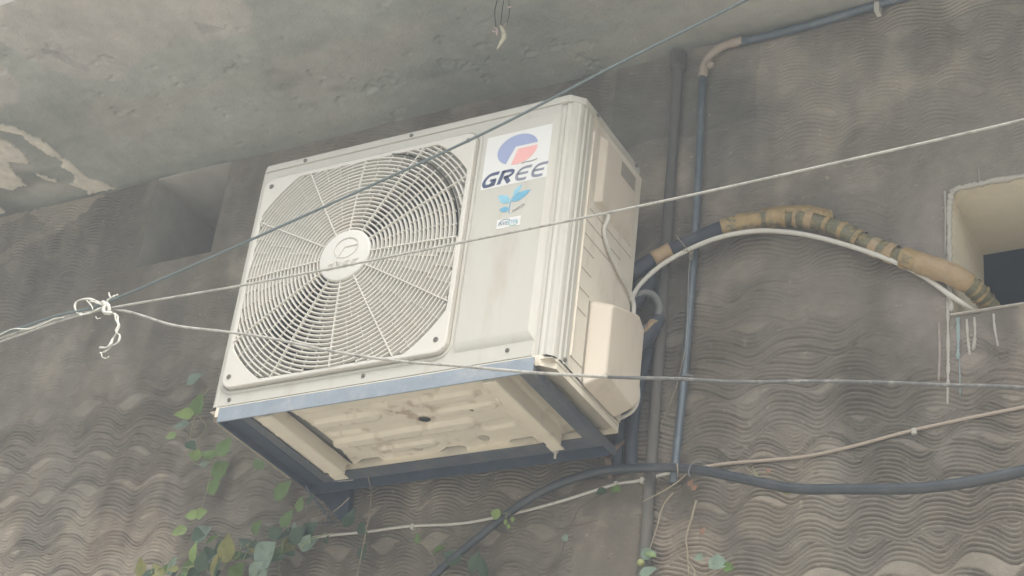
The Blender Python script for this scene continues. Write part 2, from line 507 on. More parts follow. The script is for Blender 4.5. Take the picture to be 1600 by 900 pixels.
def wall_color(X, Z):
    n1 = fbm(X * 3.0, Z * 3.0, 41); n2 = fbm(X * 9, Z * 9, 44); n3 = fbm(X * 5, Z * 1.3, 47)
    base = np.array([.243, .216, .176])
    c = base[None, None, :] * (0.74 + 0.52 * n1)[..., None]
    pk = sstep(.45, .65, fbm(X * 6, Z * 6, 58))[..., None] * .5
    c = c * (1 + pk * np.array([.06, .01, -.03]))
    # slab shade painted as a cooler tone higher up, warm pinkish grey below
    cool = sstep(0.25, 0.9, Z + 0.3 * (n3 - .5))[..., None]
    c = c * (1 - cool) + c * np.array([1.10, 1.13, 1.16]) * cool
    soot = sstep(.52, .72, n3)[..., None] * 0.28
    c = c * (1 - soot)
    pale = sstep(.53, .70, fbm(X * 4, Z * 4, 52))[..., None] * 0.35
    c = c * (1 + pale * np.array([1.1, 1.0, .95]))
    lowleft = (sstep(0.34, 0.02, Z + .1 * (n1 - .5)) * sstep(-0.2, -0.7, X))[..., None]
    c = c * (1 + 0.16 * lowleft)
    # dark smooth cement patch beside the pipe, chalky stain by the opening
    patch = ((X > 0.28) & (X < 0.655 + .02 * n2) & (Z > 0.79 + .05 * n2))[..., None]
    c = np.where(patch, c * np.array([.80, .82, .83]), c)
    d = np.hypot((X - 1.07) / 0.10, (Z - 0.33) / 0.26) + .9 * (n2 - .5)
    ch = sstep(1.0, 0.35, d)[..., None] * 0.5
    c = c * (1 - ch) + np.array([.33, .285, .255]) * ch
    d = np.hypot((X - 1.13) / 0.10, (Z - 0.13) / 0.10) + 1.4 * (n2 - .5)
    ch = sstep(1.0, 0.3, d)[..., None] * 0.45
    c = c * (1 - ch) + np.array([.37, .325, .29]) * ch
    xw = X + .035 * (n2 - .5) + .02 * (vnoise(X * 60, Z * 60, 3) - .5); zw = Z + .035 * (fbm(X * 9, Z * 9, 77) - .5) + .02 * (vnoise(X * 60, Z * 60, 5) - .5)
    for i, p in enumerate(MORTAR):
        k = inpoly(xw, zw, p)[..., None] * (0.8 if i != 1 else 0.45)
        c = c * (1 - k) + np.array([.43, .385, .32]) * (0.75 + .5 * n2)[..., None] * k
    sm = ((1 - COVER) * wall_strength(X, Z))[..., None]
    c = c * (1 + .22 * sm)
    # little chalk specks
    sp = (vnoise(X * 150, Z * 150, 61) > .965)[..., None]
    c = np.where(sp, c * 1.5, c)
    return c


xm = 0.5 * (wx[:-1] + wx[1:]); zm = 0.5 * (wz[:-1] + wz[1:])
XM, ZM = np.meshgrid(xm, zm, indexing='ij')
keep = ~(((XM > NX0) & (XM < NX1) & (ZM > NZ0)) | ((XM > OX0) & (XM < OX1) & (ZM > OZ0) & (ZM < OZ1)))
BX0, BX1, BZT = -4.5, 4.5, 1.228
bc = [.235, .215, .188]
ex_v = np.array([(BX0, YW, ZG), (BX1, YW, ZG), (BX1, YW, wz[0]), (BX0, YW, wz[0]),
                 (BX0, YW, wz[-1]), (wx[0], YW, wz[-1]), (wx[0], YW, wz[0]),
                 (wx[-1], YW, wz[0]), (BX1, YW, wz[-1]), (wx[-1], YW, wz[-1]),
                 (BX0, YW, BZT), (BX1, YW, BZT)])
ex_f = [(0, 1, 2, 3), (3, 6, 5, 4), (7, 2, 8, 9), (4, 8, 11, 10)]


def wall_fn(X, Z):
    return np.stack([X, YW - wall_relief(X, Z), Z], -1)


wall = grid_mesh('wall', wx, wz, wall_fn, keep, wall_color, 'plaster', bld, extra=(ex_v, ex_f, np.tile(bc, (len(ex_v), 1))))
under(wall, bld, BO)
tag(wall, 'grey brown wall combed in rows of waves')

# niche recess
ND = 0.34
m = MB()
e = 0.004
e = -.001
zt = ZC - .005
m.add([(NX0, YW + e, NZ0), (NX0, YW + ND, NZ0), (NX0, YW + ND, zt), (NX0, YW + e, zt),
       (NX1, YW + e, NZ0), (NX1, YW + ND, NZ0), (NX1, YW + ND, zt), (NX1, YW + e, zt), (NX0, YW + e, ZC + .04), (NX1, YW + e, ZC + .04)],
      [(0, 1, 2, 3), (4, 7, 6, 5), (0, 4, 5, 1), (1, 5, 6, 2), (3, 2, 6, 7), (3, 7, 9, 8)])
MT['niche_plaster'] = mat('niche_plaster', (.47, .45, .405), 0.92, 0.14, 12, 0.4, 160, spec=0.2)
o = m.build('niche', 'niche_plaster', None, fix=False); under(o, bld, BO); tag(o, 'plain recess in the wall under the slab')
# opening reveal and the dim room behind it
RD = 0.27
yr = YW + RD
m = MB()
ya = YW - 0.003
m.add([(OX0, ya, OZ0), (OX0, yr, OZ0), (OX0, yr, OZ1), (OX0, ya, OZ1), (OX1, ya, OZ0), (OX1, yr, OZ0), (OX1, yr, OZ1), (OX1, ya, OZ1)],
      [(0, 1, 2, 3), (4, 7, 6, 5), (0, 4, 5, 1), (3, 2, 6, 7)])
o = m.build('opening_reveal', 'cream_paint', None, fix=False); under(o, bld, BO); tag(o, 'cream painted sides of the duct opening')
m = MB()
x0, x1, y0, y1, z0, z1 = 0.7, 2.2, yr, yr + 1.3, -0.6, 0.95
m.add([(x0, y0, z0), (x1, y0, z0), (x1, y1, z0), (x0, y1, z0), (x0, y0, z1), (x1, y0, z1), (x1, y1, z1), (x0, y1, z1)],
      [(0, 1, 2, 3), (4, 7, 6, 5), (1, 5, 6, 2), (2, 6, 7, 3), (3, 7, 4, 0)])
m.add([(x0, y0, z0), (x1, y0, z0), (x1, y0, z1), (x0, y0, z1), (OX0, y0, OZ0), (OX1, y0, OZ0), (OX1, y0, OZ1), (OX0, y0, OZ1)],
      [(0, 4, 5, 1), (1, 5, 6, 2), (2, 6, 7, 3), (3, 7, 4, 0)])
o = m.build('room_wall', 'room_veil_tint', None, fix=False); under(o, bld, BO); tag(o, 'dim room behind the opening, tinted blue for the veil')

rq = random.Random(8)
for pts in ([(OX0 - .001, OZ0 + .01), (OX0 - .002, OZ0 + .12), (OX0, OZ0 + .24), (OX0 + .004, OZ1 - .012), (OX0 + .018, OZ1 + .001)], [(OX0 + .012, OZ1 + .001), (OX0 + .10, OZ1 + .003), (OX0 + .25, OZ1), (OX0 + .40, OZ1 + .002), (OX1, OZ1)]):
    q = catmull([(x, YW + .001, z) for x, z in pts], 14)
    q = [p + np.array([rq.uniform(-.0016, .0016), rq.uniform(-.001, .001), rq.uniform(-.0016, .0016)]) for p in q]
    m = MB(); m.tube(q, lambda t: .0062 + rq.uniform(-.0018, .0016), 8, 1)
    o = m.build('plaster_lip', 'drip_white', None, smooth=True); under(o, bld, BO)
# slab with rough underside
cx_ = np.arange(-2.6, 2.4, 0.0052)
cy_ = seg(YS, YW + .0, 0.0046)
Q4 = lambda pts: [(a / 3.75, b / 3.75) for a, b in pts]
PALE = [px_poly(p, 'slab') for p in [
    Q4([(-500, 150), (0, 255), (130, 320), (230, 375), (460, 455), (710, 465), (720, 400), (800, 370), (830, 320), (950, 290), (970, 250), (1090, 215), (1190, 265), (1320, 225), (1470, 200), (1460, 100), (1400, -20), (1700, -700), (-500, -500)]),
    Q4([(-300, 330), (0, 380), (130, 490), (110, 570), (70, 600), (0, 620), (-300, 640)])]]
DARKP = [px_poly(p, 'slab') for p in [Q4([(240, 290), (330, 310), (530, 400), (520, 420), (450, 400), (260, 320)]), Q4([(590, 330), (740, 370), (760, 395), (640, 375)]), Q4([(1130, 130), (1330, 180), (1200, 210)])]]
FLAKE = [px_poly(Z8(p), 'slab') for p in [
    [(-200, 20), (40, 45), (150, 90), (260, 150), (400, 260), (470, 320), (580, 390), (690, 425), (520, 462), (510, 440), (415, 395), (440, 340), (360, 290), (380, 265), (290, 225), (210, 175), (130, 110), (0, 90), (-200, 75)],
    [(-200, 100), (0, 130), (60, 160), (150, 215), (180, 280), (60, 270), (90, 330), (160, 400), (80, 445), (0, 420), (-200, 400)],
    [(210, 320), (270, 345), (340, 370), (340, 390), (270, 375), (220, 345)],
    [(-50, 520), (0, 540), (40, 570), (0, 580), (-50, 590)]]]


def slab_masks(X, Y):
    n2 = fbm(X * 10, Y * 10, 63); n3 = fbm(X * 10, Y * 10, 66); f1 = vnoise(X * 70, Y * 70, 3) - .5; f2 = vnoise(X * 70, Y * 70, 5) - .5
    xw = X + .03 * (n2 - .5) + .012 * f1; yw = Y + .03 * (n3 - .5) + .012 * f2
    pale = np.zeros(X.shape); fl = np.zeros(X.shape); dk = np.zeros(X.shape)
    for p in PALE:
        acc = np.zeros(X.shape)
        for k in range(7):
            a = k * .9; q = .016 * (k / 7)
            acc += inpoly(xw + q * math.cos(a), yw + q * math.sin(a), p)
        pale = np.maximum(pale, acc / 7)
    for p in FLAKE: fl = np.maximum(fl, inpoly(xw, yw, p))
    for p in DARKP: dk = np.maximum(dk, inpoly(X + .01 * (n2 - .5), Y + .01 * (n3 - .5), p))
    return pale, fl, dk


def slab_pits(X, Y):
    a = fbm(X * 26, Y * 30, 81, 3)
    zone = sstep(.48, .62, fbm(X * 4, Y * 4, 84, 2))
    return sstep(.665, .74, a) * zone


def slab_fn(X, Y):
    pale, fl, dk = slab_masks(X, Y)
    h = 0.0006 * pale + 0.0045 * fl - 0.002 * dk - 0.0045 * slab_pits(X, Y) + (fbm(X * 3, Y * 3, 91, 3) - .5) * 0.016 + (fbm(X * 26, Y * 26, 93, 3) - .5) * 0.004
    return np.stack([X, Y, ZC - h], -1)


def slab_color(X, Y):
    pale, fl, dk = slab_masks(X, Y)
    n1 = fbm(X * 2.6, Y * 3.2, 71); n2 = fbm(X * 8, Y * 8, 73); n3 = fbm(X * 3.5, Y * 7, 76)
    c = np.array([.43, .445, .40]) * (0.62 + 0.72 * n1)[..., None]
    b = sstep(.50, .68, n3)[..., None] * .55
    c = c * (1 - b) + np.array([.49, .465, .40]) * b
    b = sstep(.52, .66, fbm(X * 2, Y * 5, 79))[..., None] * .35
    c = c * (1 - b)
    jn = sstep(0.10, 0.0, YW - Y + .05 * (n2 - .5))[..., None] * .2  # corner shade along the wall joint, darkened into the slab colour
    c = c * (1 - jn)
    k = (pale * .92)[..., None]
    c = c * (1 - k) + np.array([.54, .505, .465]) * (0.86 + .28 * n2)[..., None] * k
    k = (dk * .55)[..., None]
    c = c * (1 - k) + np.array([.36, .35, .33]) * k
    k = (fl * .9)[..., None]
    c = c * (1 - k) + np.array([.82, .765, .66]) * (0.66 + .56 * fbm(X * 30, Y * 30, 88))[..., None] * k
    return c


kk = np.ones((len(cx_) - 1, len(cy_) - 1), bool)
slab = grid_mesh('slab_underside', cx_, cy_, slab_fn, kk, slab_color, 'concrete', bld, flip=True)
under(slab, bld, BO)
tag(slab, 'damp stained concrete underside of the overhanging slab')
m = MB()
m.add([(BX0, YS, ZC), (BX1, YS, ZC), (BX1, YS, ZC + .15), (BX0, YS, ZC + .15), (BX0, YW, ZC + .15), (BX1, YW, ZC + .15), (BX0, YW, ZC), (BX1, YW, ZC),
       (cx_[0], YS, ZC), (cx_[0], YW, ZC), (cx_[-1], YS, ZC), (cx_[-1], YW, ZC)],
      [(0, 1, 2, 3), (3, 2, 5, 4), (0, 3, 4, 6), (1, 7, 5, 2), (0, 6, 9, 8), (10, 11, 7, 1)])
m.add([(-2.6, YS + .01, ZC + .03), (2.4, YS + .01, ZC + .03), (2.4, YW, ZC + .03), (-2.6, YW, ZC + .03)], [(0, 1, 2, 3)])
o = m.build('slab_edge', 'plain_plaster', None, fix=False); under(o, bld, BO); tag(o, 'front edge of the overhanging slab')

# paint drips below the opening (flat runs of paint, a couple of millimetres proud)
def drip(pts, w, mm):
    q = [at(u, v, y=YW) for u, v in pts]
    m = MB()
    L = []
    for i, p in enumerate(catmull(q, 5)):
        n_ = len(q) * 5
        wi = w * 1.0 * (0.55 + .9 * random.random())
        yo = YW - 0.0052
        L.append([(p[0] - wi, YW + .006, p[2]), (p[0] - wi * .6, yo, p[2]), (p[0] + wi * .6, yo, p[2]), (p[0] + wi, YW + .006, p[2])])
    m.loft(L)
    o = m.build('paint_drip', mm, None, smooth=True); under(o, bld, BO)


drip([(1468, 505), (1469, 550), (1467, 598)], .0042, 'drip_pink')
drip([(1481, 470), (1482, 530), (1482, 590), (1481, 632)], .0040, 'drip_white')
drip([(1497, 498), (1498, 530), (1497, 562)], .0050, 'drip_teal')
drip([(1500, 560), (1501, 620)], .0012, 'drip_teal')
drip([(1511, 500), (1513, 530), (1516, 555)], .0034, 'drip_white')
drip([(1523, 497), (1524, 525), (1521, 548)], .0036, 'drip_white')
drip([(1553, 492), (1555, 515), (1560, 542)], .0030, 'drip_white')
drip([(1477, 300), (1478, 340), (1477, 400)], .0022, 'drip_white')
drip([(1530, 262), (1531, 285)], .0012, 'drip_white')
m = MB()
m.box(OX0 - .004, OX1, YW - .007, YW + .01, OZ0 - .003, OZ0 + .001)
o = m.build('sill_edge', 'drip_white', None, bevel=.002); under(o, bld, BO)

# ------------------------------------------------------------------ the outdoor unit
AO = np.array([0, 0.16, -0.046])
ac = thing('air_conditioner', 'cream white outdoor air conditioner unit with round fan grille, held on a steel bracket', 'air conditioner', AO)


def acp(o, parent=None):
    """hang a mesh built in world coordinates under the unit, or under one of its parts"""
    if parent is None: return under(o, ac, AO)
    o.parent = parent
    return o


GX0, GX1, GZ0, GZ1 = -0.405, 0.178, 0.038, 0.606      # grille plate
GC = ((GX0 + GX1) / 2, (GZ0 + GZ1) / 2)
YG = -0.012

# front panel: profile strips with a hole behind the grille plate
m = MB()
ZT = 0.637
hx0, hx1, hz0, hz1 = GX0 + .010, GX1 - .010, GZ0 + .010, GZ1 - .010


def strip(prof, z0, z1):
    n = len(prof)
    m.add([(x, y, z0) for x, y in prof] + [(x, y, z1) for x, y in prof], [(i, i + 1, n + i + 1, n + i) for i in range(n - 1)])


left_prof = [(-W2, .05), (-W2, .012), (-W2 + .0025, .0045), (-W2 + .008, .0008), (-W2 + .014, 0), (-W2 + .0155, .0012), (-W2 + .018, .0012), (-W2 + .0195, 0), (hx0, 0)]
right_prof = [(hx1, 0), (.381, 0), (.3845, .0045), (.392, .006), (.3955, .0025), (.398, .0015), (.402, .0025), (.4045, .0045), (.409, .004),
              (.4125, .0035), (.416, .007), (.4205, .0125), (.4235, .0135), (.4255, .017), (.4275, .0245), (.4262, .029), (.43, .033), (.43, .044), (.4275, .0465), (.4275, .0495), (.43, .052), (.43, .066)]
strip(left_prof, 0, ZT)
strip(right_prof, 0, ZT)
m.add([(hx0, 0, 0), (hx1, 0, 0), (hx1, 0, hz0), (hx0, 0, hz0)], [(0, 1, 2, 3)])
m.add([(hx0, 0, hz1), (hx1, 0, hz1), (hx1, 0, ZT), (hx0, 0, ZT)], [(0, 1, 2, 3)])
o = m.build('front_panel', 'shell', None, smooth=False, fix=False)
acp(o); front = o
# raised rim pressed round the grille: a shallow bead
def rrect(x0, x1, z0, z1, r, n=6):
    out = []
    for cx, cz, a0 in ((x1 - r, z1 - r, 0), (x0 + r, z1 - r, 90), (x0 + r, z0 + r, 180), (x1 - r, z0 + r, 270)):
        for k in range(n + 1):
            a = math.radians(a0 + 90 * k / n)
            out.append((cx + r * math.cos(a), cz + r * math.sin(a)))
    return out


def bead(x0, x1, z0, z1, r, w, hgt, name, mm):
    prof = [(0, 0.0005), (w * .3, -hgt), (w * .7, -hgt), (w, 0.0005)]
    m = MB()
    loops = []
    for off, y in prof:
        loops.append([(x, y, z) for x, z in rrect(x0 - off, x1 + off, z0 - off, z1 + off, r + off)])
    m.loft(loops, False, False)
    return acp(m.build(name, mm, None, smooth=True))


bead(GX0 - .003, GX1 + .003, GZ0 - .004, GZ1 + .004, .03, .0085, .0035, 'pressed_rim', 'shell')
bead(GX0 - .0005, GX1 + .0005, GZ0 - .0005, GZ1 + .0005, .0275, .0028, .0006, 'shadow_gap', 'groove')

# right raised name panel
m = MB()
fr = [(.1985, .056), (.372, .056), (.372, .606), (.1985, .606)]
ba = [(.1955, .0345), (.384, .0345), (.384, .613), (.1955, .613)]
m.loft([[(x, 0.001, z) for x, z in ba], [(x, -.0105, z) for x, z in fr], ], False, True)
namep = m.build('name_panel', 'shell', None, bevel=.0011); acp(namep)

# sides, back, inner box
m = MB()
m.add([(W2, .066, 0), (W2, D, 0), (W2, D, ZT), (W2, .066, ZT)], [(0, 1, 2, 3)])
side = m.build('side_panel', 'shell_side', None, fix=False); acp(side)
m = MB()
m.add([(-W2, .05, 0), (-W2, D, 0), (-W2, D, ZT), (-W2, .05, ZT), (W2, D, 0), (W2, D, ZT)], [(0, 3, 2, 1), (1, 2, 5, 4)])
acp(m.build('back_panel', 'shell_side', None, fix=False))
m = MB()
bx = (-.40, .175, .004, .30, .012, .625)
x0, x1, y0, y1, z0, z1 = bx
m.add([(x0, y0, z0), (x1, y0, z0), (x1, y1, z0), (x0, y1, z0), (x0, y0, z1), (x1, y0, z1), (x1, y1, z1), (x0, y1, z1)],
      [(0, 1, 2, 3), (4, 7, 6, 5), (1, 5, 6, 2), (2, 6, 7, 3), (3, 7, 4, 0)])
acp(m.build('inner_casing', 'inside', None, fix=False))
m = MB()
N = 72
m.loft([[(GC[0] + r * math.cos(2 * math.pi * k / N), y, GC[1] + r * math.sin(2 * math.pi * k / N)) for k in range(N)]
        for r, y in ((.282, .004), (.270, .012), (.265, .03), (.265, .085))], False, False)
acp(m.build('fan_shroud', 'shroud', None, smooth=True))
# fan
fan = MB()
fan.loft([[(GC[0] + r * math.cos(2 * math.pi * k / 32), y, GC[1] + r * math.sin(2 * math.pi * k / 32)) for k in range(32)] for r, y in ((.02, .030), (.055, .036), (.062, .05), (.062, .11))], True, True)
for b in range(3):
    nu, nv = 14, 10
    vs = []; fs = []
    for i in range(nu + 1):
        for j in range(nv + 1):
            r = .055 + .195 * i / nu
            a = math.radians(120 * b + 20 + 82 * (j / nv - .5) * (1 + .15 * i / nu) + 24 * (i / nu) ** 1.4)
            y = .105 - .070 * (j / nv) + .012 * math.sin(j / nv * math.pi)
            vs.append((GC[0] + r * math.cos(a), y, GC[1] + r * math.sin(a)))
    for i in range(nu):
        for j in range(nv):
            fs.append((i * (nv + 1) + j, (i + 1) * (nv + 1) + j, (i + 1) * (nv + 1) + j + 1, i * (nv + 1) + j + 1))
    n0 = MB().add(vs, fs)
    o = n0.build('fan_blade', 'blade', None, smooth=True, fix=False)
    sol = o.modifiers.new('s', 'SOLIDIFY'); sol.thickness = .003
    acp(o)
acp(fan.build('fan_hub', 'blade', None, smooth=True))

# grille plate with its round opening
IX0, IX1, IZ0, IZ1 = GX0 + .012, GX1 - .012, GZ0 + .010, GZ1 - .012
RO = 0.332


def ray_rect(a, x0, x1, z0, z1, r=0.0):
    dx, dz = math.cos(a), math.sin(a)
    tx = ((x1 if dx > 0 else x0) - GC[0]) / dx if abs(dx) > 1e-9 else 1e9
    tz = ((z1 if dz > 0 else z0) - GC[1]) / dz if abs(dz) > 1e-9 else 1e9
    t = min(tx, tz)
    if r > 0:
        for sx in (x0 + r, x1 - r):
            for sz in (z0 + r, z1 - r):
                px, pz = GC[0] + dx * t, GC[1] + dz * t
                if (px - sx) * (1 if sx > GC[0] else -1) > 0 and (pz - sz) * (1 if sz > GC[1] else -1) > 0:
                    ox, oz = GC[0] - sx, GC[1] - sz
                    bq = ox * dx + oz * dz; cq = ox * ox + oz * oz - r * r
                    t = -bq + math.sqrt(max(bq * bq - cq, 0))
    return t


def rad_in(a): return min(RO, ray_rect(a, IX0, IX1, IZ0, IZ1, 0.0))


m = MB()
m.loft([[(GC[0] + f_(2 * math.pi * k / 144) * math.cos(2 * math.pi * k / 144), .0045, GC[1] + f_(2 * math.pi * k / 144) * math.sin(2 * math.pi * k / 144)) for k in range(144)]
        for f_ in ((lambda a: ray_rect(a, hx0, hx1, hz0, hz1)), (lambda a: min(.2815, ray_rect(a, hx0, hx1, hz0, hz1) - .001)))], False, False)
acp(m.build('orifice_plate', 'shroud', None))

N = 240
m = MB()
out_ = []; inn = []
for k in range(N):
    a = 2 * math.pi * k / N
    ro = ray_rect(a, GX0, GX1, GZ0, GZ1, .026); ri = min(rad_in(a), ro - .004)
    out_.append((math.cos(a) * ro + GC[0], math.sin(a) * ro + GC[1]))
    inn.append((math.cos(a) * ri + GC[0], math.sin(a) * ri + GC[1]))
sc = lambda L, s: [((x - GC[0]) * s + GC[0], (z - GC[1]) * s + GC[1]) for x, z in L]
m.loft([[(x, .0005, z) for x, z in out_], [(x, YG + .003, z) for x, z in out_], [(x, YG + .0008, z) for x, z in sc(out_, .9965)], [(x, YG, z) for x, z in sc(out_, .991)],
        [(x, YG, z) for x, z in sc(inn, 1.004)], [(x, YG + .001, z) for x, z in inn], [(x, .002, z) for x, z in inn]], False, False)
plate = m.build('grille', 'grille', None, smooth=False, fix=True); acp(plate)
for p_ in plate.data.polygons: p_.use_smooth = False


def dome(r): return YG - .017 * (1 - min(r / .30, 1) ** 2) - .0005


ringn = 0
r = .0735
while r < RO - .004:
    segs = 128
    runs = []; cur = []
    for k in range(segs * 2 + 1):
        a = 2 * math.pi * (k % segs) / segs
        if r <= rad_in(a) + .002: cur.append(a)
        else:
            if len(cur) > 1: runs.append(cur)
            cur = []
        if k >= segs and not cur: break
    full = all(r <= rad_in(2 * math.pi * k / segs) + .002 for k in range(segs))
    m = MB()
    th, dp = .0021, .0085
    y0 = dome(r)
    prof = [(-th * .62, 0), (th * .62, 0), (th + .0004, dp), (-th - .0004, dp)]
    def loop(a): return [(GC[0] + (r + q) * math.cos(a), y0 + yy, GC[1] + (r + q) * math.sin(a)) for q, yy in prof]
    if full:
        loops = [loop(2 * math.pi * k / segs) for k in range(segs + 1)]
        m.loft(loops, False, False)
    else:
        done = set()
        for c in runs:
            key = (round(c[0], 3), round(c[-1], 3))
            if key in done: continue
            done.add(key); m = MB(); m.loft([loop(a) for a in c]); m.build('grille_ring', 'grille', plate)
    if full: m.build('grille_ring', 'grille', plate)
    ringn += 1
    r += .0104


def spoke(a, r0, r1, th, name, dy=-.0012, dp=.007):
    m = MB()
    L = []
    ta = (-math.sin(a), math.cos(a))
    K = 10
    for k in range(K + 1):
        rr = r0 + (r1 - r0) * k / K
        cx, cz = GC[0] + rr * math.cos(a), GC[1] + rr * math.sin(a)
        y = dome(rr) + dy
        L.append([(cx + s * ta[0] * th, y + q, cz + s * ta[1] * th) for s, q in ((-.6, 0), (.6, 0), (1, dp), (-1, dp))])
    m.loft(L)
    return m.build(name, 'grille', plate)


for k in range(12):
    a = math.radians(30 * k + .3)
    spoke(a, .060, rad_in(a) + .002, .0019, 'grille_spoke')
    for da, ra, rb in ((15, .098, .17), (10, .165, .245), (20, .165, .245), (7.5, .240, .33), (15, .240, .33), (22.5, .240, .33)):
        b_ = math.radians(30 * k + da + .3)
        rm = rad_in(b_) + .001
        if min(rb, rm) - ra > .012: spoke(b_, ra, min(rb, rm), .0008, 'grille_rib', .0016, .005)
# hub with pressed emblem
m = MB()
N = 48
yh = dome(.06) - .004
m.loft([[(GC[0] + r * math.cos(2 * math.pi * k / N), y, GC[1] + r * math.sin(2 * math.pi * k / N)) for k in range(N)]
        for r, y in ((.067, yh + .012), (.067, yh + .003), (.0655, yh + .0008), (.063, yh), (.0001, yh - .0012))], False, False)
hub = m.build('grille_hub', 'hub', plate, smooth=True)


# ---- flat shapes for prints: points in panel coordinates (x right, z up)
def ribbon(pts, w, shear=0.0, taper=None):
    P = [np.array(p, float) for p in pts]
    vs = []; n = len(P)
    for i, p in enumerate(P):
        a = P[max(i - 1, 0)]; b = P[min(i + 1, n - 1)]
        t = b - a; t /= np.linalg.norm(t) + 1e-9
        nn = np.array([-t[1], t[0]])
        if 0 < i < n - 1:
            t1 = (P[i] - P[i - 1]); t1 /= np.linalg.norm(t1)
            c = max(.5, abs(np.dot(np.array([-t1[1], t1[0]]), nn)))
        else: c = 1
        ww = (w if taper is None else w * taper(i / (n - 1))) / c
        vs += [p + nn * ww / 2, p - nn * ww / 2]
    fs = [(2 * i, 2 * i + 1, 2 * i + 3, 2 * i + 2) for i in range(n - 1)]
    return vs, fs


def flat(name, shapes, y, m, parent, origin=(0, 0), sx=1, sz=1, shear=0, th=.0003):
    mb = MB()
    for vs, fs in shapes:
        q = [(origin[0] + (v[0] + shear * v[1]) * sx, y, origin[1] + v[1] * sz) for v in vs]
        n = len(q)
        mb.add(q, fs)
    o = mb.build(name, m, None, fix=False)
    if parent in (ac,): acp(o)
    else: o.parent = parent
    if parent is not None and parent is not ac and parent is not plate and parent is not hub: pass
    s = o.modifiers.new('s', 'SOLIDIFY'); s.thickness = th; s.offset = 0
    return o


def curve2(pts, sub=6): return [p[:2] for p in catmull([(a, b, 0) for a, b in pts], sub)]


G_ = ribbon(curve2([(1.0, .93), (.62, .93), (.32, .86), (.13, .62), (.10, .34), (.25, .10), (.52, .06), (.80, .08)]) + [(.88, .45)], .24)
G2 = ribbon([(.95, .45), (.52, .45)], .19)
R1 = ribbon([(.10, 0), (.10, 1.02)], .28)
R2 = ribbon(curve2([(.06, .93), (.60, .93), (.84, .84), (.86, .66), (.68, .52), (.30, .48)]), .21)
R3 = ribbon([(.42, .5), (.86, 0)], .27)
E1 = ribbon(curve2([(1.0, .93), (.55, .93), (.25, .82), (.10, .5), (.22, .16), (.5, .06), (.92, .06)]), .20)
E2 = ribbon([(.12, .5), (.88, .5)], .17)
YP = -.0105
stk = flat('brand_sticker', [([(.2085, .4365), (.3715, .4365), (.3715, .5785), (.2085, .5785)], [(0, 1, 2, 3)])], YP - .0003, 'sticker', namep)
tag(stk, 'white sticker with the brand emblem')
ty = YP - .0008
lw, lh, lz = .0395, .034, .4425
for (x, sh, mm) in ((.2125, [G_, G2], 'letter_navy'), (.2535, [R1, R2, R3], 'letter_navy'), (.2935, [E1, E2], 'letter_grey'), (.3330, [E1, E2], 'letter_grey')):
    flat('brand_letter', sh, ty, mm, stk, (x - .004, lz), lw * .86, lh, .28)


def arc(cx, cz, rx, rz, a0, a1, n=24):
    return [(cx + rx * math.cos(math.radians(a0 + (a1 - a0) * k / n)), cz + rz * math.sin(math.radians(a0 + (a1 - a0) * k / n))) for k in range(n + 1)]


lc = (.2905, .5285)
def fan_poly(P): return (P, [tuple(range(len(P)))])
blue = arc(lc[0], lc[1], .0505, .0405, 12, 240) + [(lc[0] - .0085, lc[1] + .0085)]
# split the blue sector in two convex-ish fans
inner = [(lc[0] + .049, lc[1] + .0085), (lc[0] - .006, lc[1] + .0085), (lc[0] - .026, lc[1] - .035)]
A_ = arc(lc[0], lc[1], .0505, .0405, 12, 240, 40)
vsb = []; fsb = []
for i, p_ in enumerate(A_):
    t = i / (len(A_) - 1)
    q_ = (np.array(inner[0]) * (1 - t * 1.7) + np.array(inner[1]) * t * 1.7) if t < 1 / 1.7 else (np.array(inner[1]) * (1 - (t - 1 / 1.7) / (1 - 1 / 1.7)) + np.array(inner[2]) * (t - 1 / 1.7) / (1 - 1 / 1.7))
    vsb += [p_, tuple(q_)]
fsb = [(2 * i, 2 * i + 1, 2 * i + 3, 2 * i + 2) for i in range(len(A_) - 1)]
flat('emblem_blue', [(vsb, fsb)], ty, 'logo_blue', stk)
A_ = arc(lc[0], lc[1], .0495, .0405, 1, -104, 24)
flat('emblem_red', [fan_poly([(lc[0] + .001, lc[1] + .0006)] + A_)], ty, 'logo_red', stk)
scr = ribbon(curve2([(.305, .4868), (.318, .4885), (.330, .4875), (.343, .4905)]), .0016)
flat('scratch', [scr], ty - .0004, 'ink', stk)


def leafpoly(x0, z0, x1, z1, w, n=8):
    a = np.array([x0, z0]); b = np.array([x1, z1]); t = b - a; nn = np.array([-t[1], t[0]]); nn /= np.linalg.norm(nn)
    up = [a + t * k / n + nn * w * math.sin(math.pi * (k / n) ** .8) for k in range(n + 1)]
    dn = [a + t * k / n - nn * w * math.sin(math.pi * (k / n) ** .8) for k in range(n - 1, 0, -1)]
    return fan_poly(up + dn)


leafp = flat('leaf_emblem', [ribbon(curve2([(.2890, .3585), (.2893, .374), (.2900, .390), (.2935, .402)]), .0022)], YP - .0006, 'leaf_blue', namep)
flat('emblem_leaf', [leafpoly(.2915, .3905, .3370, .4110, .0100)], YP - .0006, 'leaf_blue', leafp)
flat('emblem_leaf', [leafpoly(.2935, .4035, .3135, .4300, .0066)], YP - .0006, 'leaf_cyan', leafp)
flat('emblem_leaf', [leafpoly(.2875, .3880, .2560, .4130, .0098)], YP - .0006, 'leaf_cyan', leafp)
flat('emblem_leaf', [leafpoly(.2875, .3700, .2640, .3745, .0072)], YP - .0006, 'leaf_blue', leafp)


